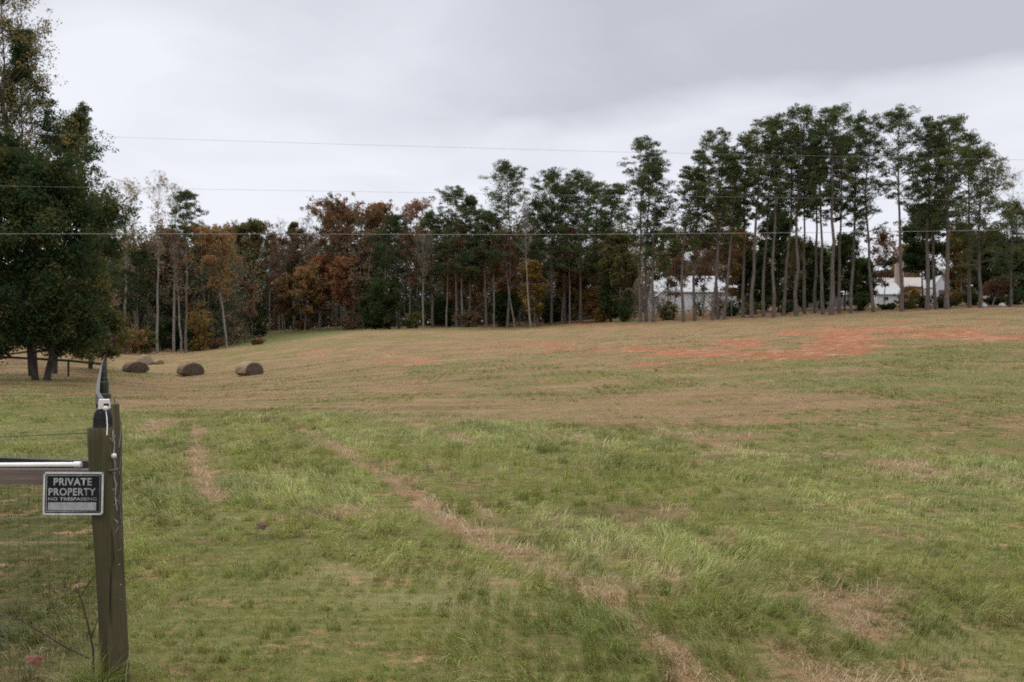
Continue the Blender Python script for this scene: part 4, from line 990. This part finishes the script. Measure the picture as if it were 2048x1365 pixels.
def weed():
    x, y = at(178, 4.2), 4.2; z = gz(x, y); t = empty('dead_weed', (x, y, z)); tag(t, 'dark dead weed stalk leaning beside the mossy post', 'weed')
    q = lambda px, py: np.array([at(px, 4.2) - x, 0, zof(py, 4.2) - z])
    mb = MB()
    mb.tube([q(188, 1345), q(186, 1300), q(176, 1250), q(164, 1205), q(152, 1175)], [.006, .005, .004, .003, .002], 5)
    mb.tube([q(182, 1275), q(192, 1250), q(198, 1232)], [.004, .003, .002], 5)
    mb.tube([q(160, 1195), q(172, 1175), q(190, 1150), q(204, 1140)], [.003, .0025, .002, .0015], 5)
    mb.tube([q(180, 1318), q(140, 1300), q(90, 1270), q(40, 1240), q(4, 1222)], [.004, .0035, .003, .0025, .002], 5)
    mb.build('stalk', M['bark_dark'], t, True)
    x, y = at(180, 4.15), 4.15; t = empty('grass_tuft', (x, y, gz(x, y))); tag(t, 'dark green tuft of long grass at the foot of the mossy post', 'grass tuft')
    rng = np.random.default_rng(6); n = 420; mb = MB(); xx = x + rng.normal(size=n) * .055; yy = y + rng.normal(size=n) * .06
    blades(mb, rng, xx, yy, rng.uniform(.14, .34, n), np.full(n, .0048), np.clip(.6 + rng.normal(size=n) * .35, .05, 1.4), np.clip(rng.normal(size=n) * .18 + .05, 0, 1), rng.random(n) * .35, rng.uniform(0, 6.28, n))
    for v in mb.v: v -= np.array([x, y, gz(x, y)])
    mb.build('blade', bpy.data.materials['grass_blade'], t)
weed()

def wires():
    m = surf('cable_grey', (.20, .20, .205), (.28, .28, .285), 3, .6)
    for label, pts, r, d in (('uppermost power line, thin and slanting across the sky', ((-1400, 232), (135, 272), (625, 287), (1250, 305), (2048, 320), (3300, 338)), .0048, 40),
                             ('middle power line crossing the sky just above the bare trees', ((-1400, 358), (0, 373), (375, 378), (850, 386), (1270, 392), (2048, 402), (3300, 414)), .0048, 40),
                             ('lowest and brightest power line crossing in front of the trees', ((-1400, 470), (0, 468), (450, 468), (1000, 470), (1400, 468), (2048, 461), (3300, 440)), .0085, 36)):
        P = np.array([(at(px, d), d, zof(py, d)) for px, py in pts]); w = np.linspace(0, len(P) - 1, 60); P = np.stack([np.interp(w, np.arange(len(P)), P[:, k]) for k in range(3)], 1)
        P[:, 2] = _blur(P[:, 2], 0, 12)
        mb = MB(); mb.tube(P, r, 6); o = mb.build('power_line', m, None, True); tag(o, label, 'power line')
wires()

# ================================================================== HOUSES AND CARS BEHIND THE PINES
mwhite = surf('white_siding', (.40, .41, .43), (.54, .55, .57), 1.2, .7, .3, (.3, .3, 14)); mroofp = surf('pale_metal_roof', (.28, .29, .31), (.40, .41, .44), 1.5, .5, .2, (14, .4, .4))
mroofd = surf('dark_shingle_roof', (.055, .055, .062), (.12, .12, .13), 4, .9, .4); mbrick = surf('brown_brick', (.13, .09, .07), (.21, .15, .12), 6, .9, .3, (1, 1, 4))
mtan = surf('tan_wall', (.26, .20, .15), (.36, .29, .22), 3, .85, .2); mroofk = surf('pinkish_roof', (.26, .225, .215), (.37, .33, .315), 3, .8, .3)
mchim = surf('pale_brick', (.24, .175, .145), (.34, .265, .225), 5, .9, .4, (1, 1, 5)); mglass = surf('window_glass', (.02, .024, .028), (.05, .055, .06), 1, .12, 0, spec=.6); mfas = surf('white_trim', (.72, .72, .72), (.80, .80, .80), 2, .5)

def house(name, label, cat, px0, px1, d, eave, ridge, base, depth, mw, mr, over=.35, axis='x', wins=(), fascia=False, chim=None, door=None):
    x0, x1 = at(px0, d), at(px1, d); cx = (x0 + x1) / 2; zb = min(gz(x0, d), gz(x1, d), gz(cx, d + depth)) - .3
    t = empty(name, (cx, d + depth / 2, zb)); tag(t, label, cat)
    w = (x1 - x0) / 2; hE = zof(eave, d) - zb; hR = zof(ridge, d + (depth / 2 if axis == 'x' else 0)) - zb; dp = depth / 2
    mb = MB()
    if axis == 'x':
        V = [(-w, -dp, 0), (w, -dp, 0), (w, dp, 0), (-w, dp, 0), (-w, -dp, hE), (w, -dp, hE), (w, dp, hE), (-w, dp, hE), (-w, 0, hR - .02), (w, 0, hR - .02)]
        mb.add(V, [[0, 1, 5, 4], [2, 3, 7, 6]]); mb.add(V, [[1, 2, 6, 9, 5], [3, 0, 4, 8, 7]])
    else:
        V = [(-w, -dp, 0), (w, -dp, 0), (w, dp, 0), (-w, dp, 0), (-w, -dp, hE), (w, -dp, hE), (w, dp, hE), (-w, dp, hE), (0, -dp, hR - .02), (0, dp, hR - .02)]
        mb.add(V, [[1, 2, 6, 5], [3, 0, 4, 7]]); mb.add(V, [[0, 1, 5, 8, 4], [2, 3, 7, 9, 6]])
    mb.build('wall', mw, t)
    mb = MB(); th = .14; sl = (hR - hE) / (dp if axis == 'x' else w); half = dp if axis == 'x' else w; ln = w if axis == 'x' else dp
    for s in (-1, 1):
        P = []
        for (a, z) in ((half + over, hE - sl * over), (0, hR)):
            for e in (-ln - over, ln + over):
                for k in (0.02, th): P.append((e, s * a, z + k) if axis == 'x' else (s * a, e, z + k))
        mb.add(P, [[0, 1, 3, 2], [4, 6, 7, 5], [0, 2, 6, 4], [1, 5, 7, 3], [0, 4, 5, 1], [2, 3, 7, 6]])
    mb.build('roof', mr, t)
    if fascia:
        mb = MB(); mb.box((0, -dp - over - .03, hE - sl * over + .05), (2 * (w + over), .05, .28)); mb.build('fascia', mfas, t)
    for (wx, wz, ww, wh) in wins:
        mb = MB(); mb.box((wx * w, -dp - .02, wz), (ww + .16, .06, wh + .16)); f = mb.build('window', mfas, t)
        mb = MB(); mb.box((wx * w, -dp - .06, wz), (ww, .04, wh)); mb.build('pane', mglass, f)
    if door is not None:
        mb = MB(); mb.box((door * w, -dp - .03, 1.35), (1.1, .08, 2.1)); mb.build('door', mroofd, t)
    if chim:
        a, b, top = chim; mb = MB(); X0, X1 = at(a, d) - cx, at(b, d) - cx; hc = zof(top, d) - zb
        mb.box(((X0 + X1) / 2, -dp - .50, hc / 2), (X1 - X0, .9, hc), taper=.93); mb.box(((X0 + X1) / 2, -dp - .50, hc + .09), (X1 - X0 + .02, .95, .18)); mb.build('chimney', mchim, t)
    return t
house('white_barn', 'long white barn with pale metal roof behind the leaning pines', 'barn', 1312, 1500, 150, 583, 554, 612, 9, mwhite, mroofp, wins=((-.62, 2.1, .9, .9), (.25, 2.0, .9, 1.0)), door=.62)
house('white_shed', 'small white gabled shed built in front of the long white barn', 'shed', 1316, 1352, 143, 592, 576, 612, 4, mwhite, mroofp, .15, 'y', wins=((.1, 1.9, .7, .7),))
house('brick_house', 'tan house with a tall pale brick chimney on its near side', 'house', 1782, 1858, 150, 571, 557, 606, 8, mtan, mroofk, .5, fascia=True, chim=(1788, 1803, 502), wins=((.3, 2.0, 1.2, 1.0),))
house('grey_garage', 'low garage with a broad pale grey roof beside the chimney', 'garage', 1750, 1804, 144, 588, 568, 606, 6, mwhite, mroofp, .3, wins=((-.2, 1.3, .9, .6),))
house('white_shed', 'narrow white gabled shed between two of the three pines', 'shed', 1868, 1897, 142, 574, 553, 603, 4, mwhite, mroofp, .12, 'y', door=.1)
house('dark_house', 'dark roofed house with a white eave line behind the golden tree', 'house', 1912, 2110, 150, 569, 541, 604, 9, mbrick, mroofd, .5, fascia=True, wins=((-.55, 1.9, 1.1, 1.1), (.1, 1.9, 1.4, 1.1)), door=-.2)
def carport():
    d = 140; x0, x1 = at(1692, d), at(1757, d); cx = (x0 + x1) / 2; zb = gz(cx, d); t = empty('carport', (cx, d, zb)); tag(t, 'carport with a bright white roof edge behind the dark round bush', 'carport')
    w = (x1 - x0) / 2; ht = zof(581, d) - zb; hb = zof(589.5, d) - zb
    mb = MB(); mb.box((0, 1.8, (ht + hb) / 2), (2 * w, 3.6, ht - hb)); mb.build('roof', mfas, t)
    for sx in (-1, 1):
        for sy in (.3, 3.2):
            mb = MB(); mb.box((sx * (w - .2), sy, hb / 2 - .1), (.12, .12, hb + .19)); mb.build('post', mfas, t)
    mb = MB(); mb.box((0, 3.3, hb / 2), (2 * w - .6, .08, hb - .02)); mb.build('back_wall', mroofd, t)
carport()
def car(label, px, d, rz, body, ws=1.0, L=4.5):
    x = at(px, d); t = empty('parked_car', (x, d, gz(x, d)), R_(rz)); tag(t, label, 'car')
    prof = [(-2.2, .35), (-2.25, .7), (-2.15, 1.02), (-1.55, 1.1), (-1.05, 1.62), (-.6, 1.70), (1.3, 1.70), (1.75, 1.62), (2.15, 1.12), (2.22, .8), (2.2, .35)]
    mb = MB(); n = len(prof); V = []
    for y, k in ((-.88, 1), (-.80, 1.0), (.80, 1.0), (.88, 1)):
        for (a, z) in prof: V.append((a * L / 4.5 * (.985 if abs(y) > .85 else 1), y * (.84 if z > 1.5 else 1), z - (.03 if abs(y) > .85 else 0)))
    V = np.array(V); f = []
    for r in range(3):
        for i in range(n): f.append([r * n + i, r * n + (i + 1) % n, (r + 1) * n + (i + 1) % n, (r + 1) * n + i])
    mb.add(V, f); mb.add(V, [list(range(n))[::-1]]); mb.add(V, [list(range(3 * n, 4 * n))]); mb.build('body', body, t)
    for s in (-1, 1):
        mb = MB(); q = [(-1.35, 1.13), (-.98, 1.5), (1.35, 1.5), (1.8, 1.15)]; V = [(a, s * .905, z) for a, z in q] + [(a, s * .86, z) for a, z in q]
        mb.add(V, [[0, 1, 2, 3], [7, 6, 5, 4], [0, 4, 5, 1], [1, 5, 6, 2], [2, 6, 7, 3], [3, 7, 4, 0]]); mb.build('side_window', mglass, t)
        mb = MB(); V = [(s * 1.53 * 1, -.7, 1.17), (s * 1.53, .7, 1.17), (s * 1.14 - (0 if s < 0 else -.6), .62, 1.58), (s * 1.14 - (0 if s < 0 else -.6), -.62, 1.58)]
        if s > 0: V = [(2.165, -.7, 1.15), (2.165, .7, 1.15), (1.80, .62, 1.58), (1.80, -.62, 1.58)]
        else: V = [(-1.56, -.7, 1.14), (-1.56, .7, 1.14), (-1.10, .62, 1.60), (-1.10, -.62, 1.60)]
        V = V + [(a - s * .04, b, c) for a, b, c in V]; mb.add(V, [[0, 1, 2, 3], [7, 6, 5, 4], [0, 4, 5, 1], [1, 5, 6, 2], [2, 6, 7, 3], [3, 7, 4, 0]]); mb.build('windscreen' if s < 0 else 'rear_window', mglass, t)
        for a in (-1.4, 1.4):
            mb = MB(); mb.tube([(a, s * .72, .34), (a, s * .90, .34)], .34, 18, cap=True); w = mb.build('wheel', M['black_plastic'], t)
            mb = MB(); mb.tube([(a, s * .89, .34), (a, s * .915, .34)], .2, 14, cap=True); mb.build('rim', mroofp, w)
        mb = MB(); mb.box((-2.2, s * .62, .82), (.12, .3, .16)); mb.build('headlight', mfas, t)
car('white car parked on the lawn right of the white barn', 1497, 132, 0, surf('white_paint', (.70, .70, .70), (.74, .74, .74), 1, .3, 0, spec=.5))
car('pale bluish car parked by the dark brush near the right edge', 1986, 124, 72, surf('bluish_paint', (.50, .54, .62), (.56, .60, .68), 1, .3, 0, spec=.5))
def slat_fence():
    d = 128; a, b = 1574, 1700; x0, x1 = at(a, d), at(b, d); t = empty('slatted_fence', (x0, d, gz(x0, d))); tag(t, 'grey board privacy fence behind the pine trunks', 'fence'); o = np.array(t.location)
    m = wood_mat('grey_boards', (.10, .10, .105), (.20, .20, .205)); mb = MB(); n = int((x1 - x0) / .17); rng = np.random.default_rng(2)
    for i in range(n):
        x = x0 + (x1 - x0) * (i + .5) / n; z = gz(x, d); mb.box(np.array([x, d, z + .85]) - o, (.155, .025, 1.75 + rng.normal() * .02))
    mb.build('board_panel', m, t)
    for i in range(5):
        x = x0 + (x1 - x0) * i / 4; mb = MB(); mb.box(np.array([x, d + .08, gz(x, d) + .85]) - o, (.1, .1, 1.8)); mb.build('post', m, t)
slat_fence()
for px, py, l in ((1968, 608, 'pale boulder at the foot of the last tall pine'), (2004, 609, 'pale boulder in dark brush near the right picture edge')):
    d = 98; x = at(px, d); mb = MB(); k = 14; prof = [(0, -.1), (.30, -.05), (.36, .15), (.27, .34), (.12, .44), (0, .46)]
    mb.lathe(prof, (0, 0, 0), k); mb.v[0] = mb.v[0] * (1 + .25 * (vn(mb.v[0][:, 0] * 4 + px, mb.v[0][:, 2] * 4, 3) - .5))[:, None]
    o = mb.build('boulder', surf('pale_stone', (.33, .34, .32), (.48, .48, .45), 6, .9, .4), None, True); o.location = (x, d, gz(x, d)); tag(o, l, 'boulder')

# ================================================================== SKY, SUN, CAMERA
SUN_EL, SUN_AZ = 42.0, -35.0                     # sun hidden by cloud, ahead and to the left
w = bpy.data.worlds.new('World'); S.world = w; w.use_nodes = True
n = N(w, True)
sky = n.n('ShaderNodeTexSky', sky_type='NISHITA', sun_disc=False, sun_elevation=R_(SUN_EL), sun_rotation=R_(SUN_AZ))
tc = n.n('ShaderNodeTexCoord').outputs['Generated']
sp = n.n('ShaderNodeSeparateXYZ', i0=tc); X, Y, Z = sp.outputs
zc = n.math('MAXIMUM', Z, 0.0)
hyp = n.math('MAXIMUM', n.math('ABSOLUTE', Y), .12)
u = n.math('DIVIDE', X, hyp); v = n.math('DIVIDE', zc, hyp)
den = n.math('ADD', zc, .16)
pl = n.n('ShaderNodeCombineXYZ', i0=n.math('DIVIDE', X, den), i1=n.math('DIVIDE', Y, den), i2=0.)
nA = n.noise(.55, 5, pl.outputs[0], .52, .4); nB = n.noise(1.7, 5, pl.outputs[0], .55, .3)
wob = n.math('ADD', n.math('MULTIPLY', n.math('SUBTRACT', nA, .5), .16), n.math('MULTIPLY', n.math('SUBTRACT', nB, .5), .05))
edge = n.math('SUBTRACT', n.math('ADD', v, wob), n.math('ADD', n.math('MULTIPLY', u, .13), .225))
bank = n.math('MULTIPLY', n.rng(edge, -.01, .055), n.rng(u, -.28, .12))
bank = n.math('MULTIPLY', bank, n.rng(v, .62, .42, .25, 1))
soft = n.math('MULTIPLY', n.rng(n.math('ADD', v, n.math('MULTIPLY', wob, 1.4)), .14, .42), .55)
dark = n.math('MAXIMUM', bank, soft)
dark = n.math('ADD', dark, n.math('MULTIPLY', n.math('SUBTRACT', nB, .5), .9), clamp=True)
gap = n.math('ADD', n.math('POWER', n.math('DIVIDE', n.math('ADD', u, .49), .13), 2.), n.math('POWER', n.math('DIVIDE', n.math('SUBTRACT', n.math('ADD', v, wob), .325), .075), 2.))
dark = n.math('SUBTRACT', dark, n.math('MULTIPLY', n.math('EXPONENT', n.math('MULTIPLY', gap, -1.)), .55), clamp=True)
col = n.mix(dark, (8.9, 9.05, 9.75), (5.6, 5.8, 6.4))
zen = n.rng(zc, .38, .75, 1, 3.5)
col = n.mix(1.0, col, n.n('ShaderNodeCombineXYZ', i0=zen, i1=n.math('MULTIPLY', zen, n.rng(zc, .40, .8, 1, .965)), i2=n.math('MULTIPLY', zen, n.rng(zc, .40, .8, 1, .86))).outputs[0], 'MULTIPLY')
fin = n.mix(.93, sky.outputs[0], col)
bg = n.n('ShaderNodeBackground', i0=fin); bg.inputs[1].default_value = .10
ow = n.n('ShaderNodeOutputWorld', i0=bg)
L = bpy.data.lights.new('sun', 'SUN'); L.energy = 1.1; L.angle = R_(25); L.color = (1, .96, .90)
so = bpy.data.objects.new('sun', L); COL.objects.link(so)
a, e = R_(SUN_AZ), R_(SUN_EL); dv = Vector((math.sin(a) * math.cos(e), math.cos(a) * math.cos(e), math.sin(e)))
so.rotation_euler = dv.to_track_quat('Z', 'Y').to_euler(); so.location = dv * 60

cam = bpy.data.cameras.new('camera'); cam.sensor_width = 36; cam.lens = 36 * F / 2048; cam.clip_end = 4000; cam.clip_start = .1
cam.dof.use_dof = True; cam.dof.focus_distance = 6.5; cam.dof.aperture_fstop = 3.2
co = bpy.data.objects.new('camera', cam); COL.objects.link(co); co.location = (0, 0, EYE); co.rotation_euler = (R_(90), 0, 0); S.camera = co
S.view_settings.view_transform = 'Standard'; S.view_settings.look = 'None'; S.view_settings.gamma = 1; S.view_settings.exposure = 0
S.render.engine = 'CYCLES'; S.cycles.max_bounces = 6; S.cycles.diffuse_bounces = 3; S.cycles.glossy_bounces = 2; S.cycles.transmission_bounces = 3; S.cycles.transparent_max_bounces = 4
S.render.filter_size = 1.7; S.cycles.filter_width = 1.7
S.cycles.use_denoising = False
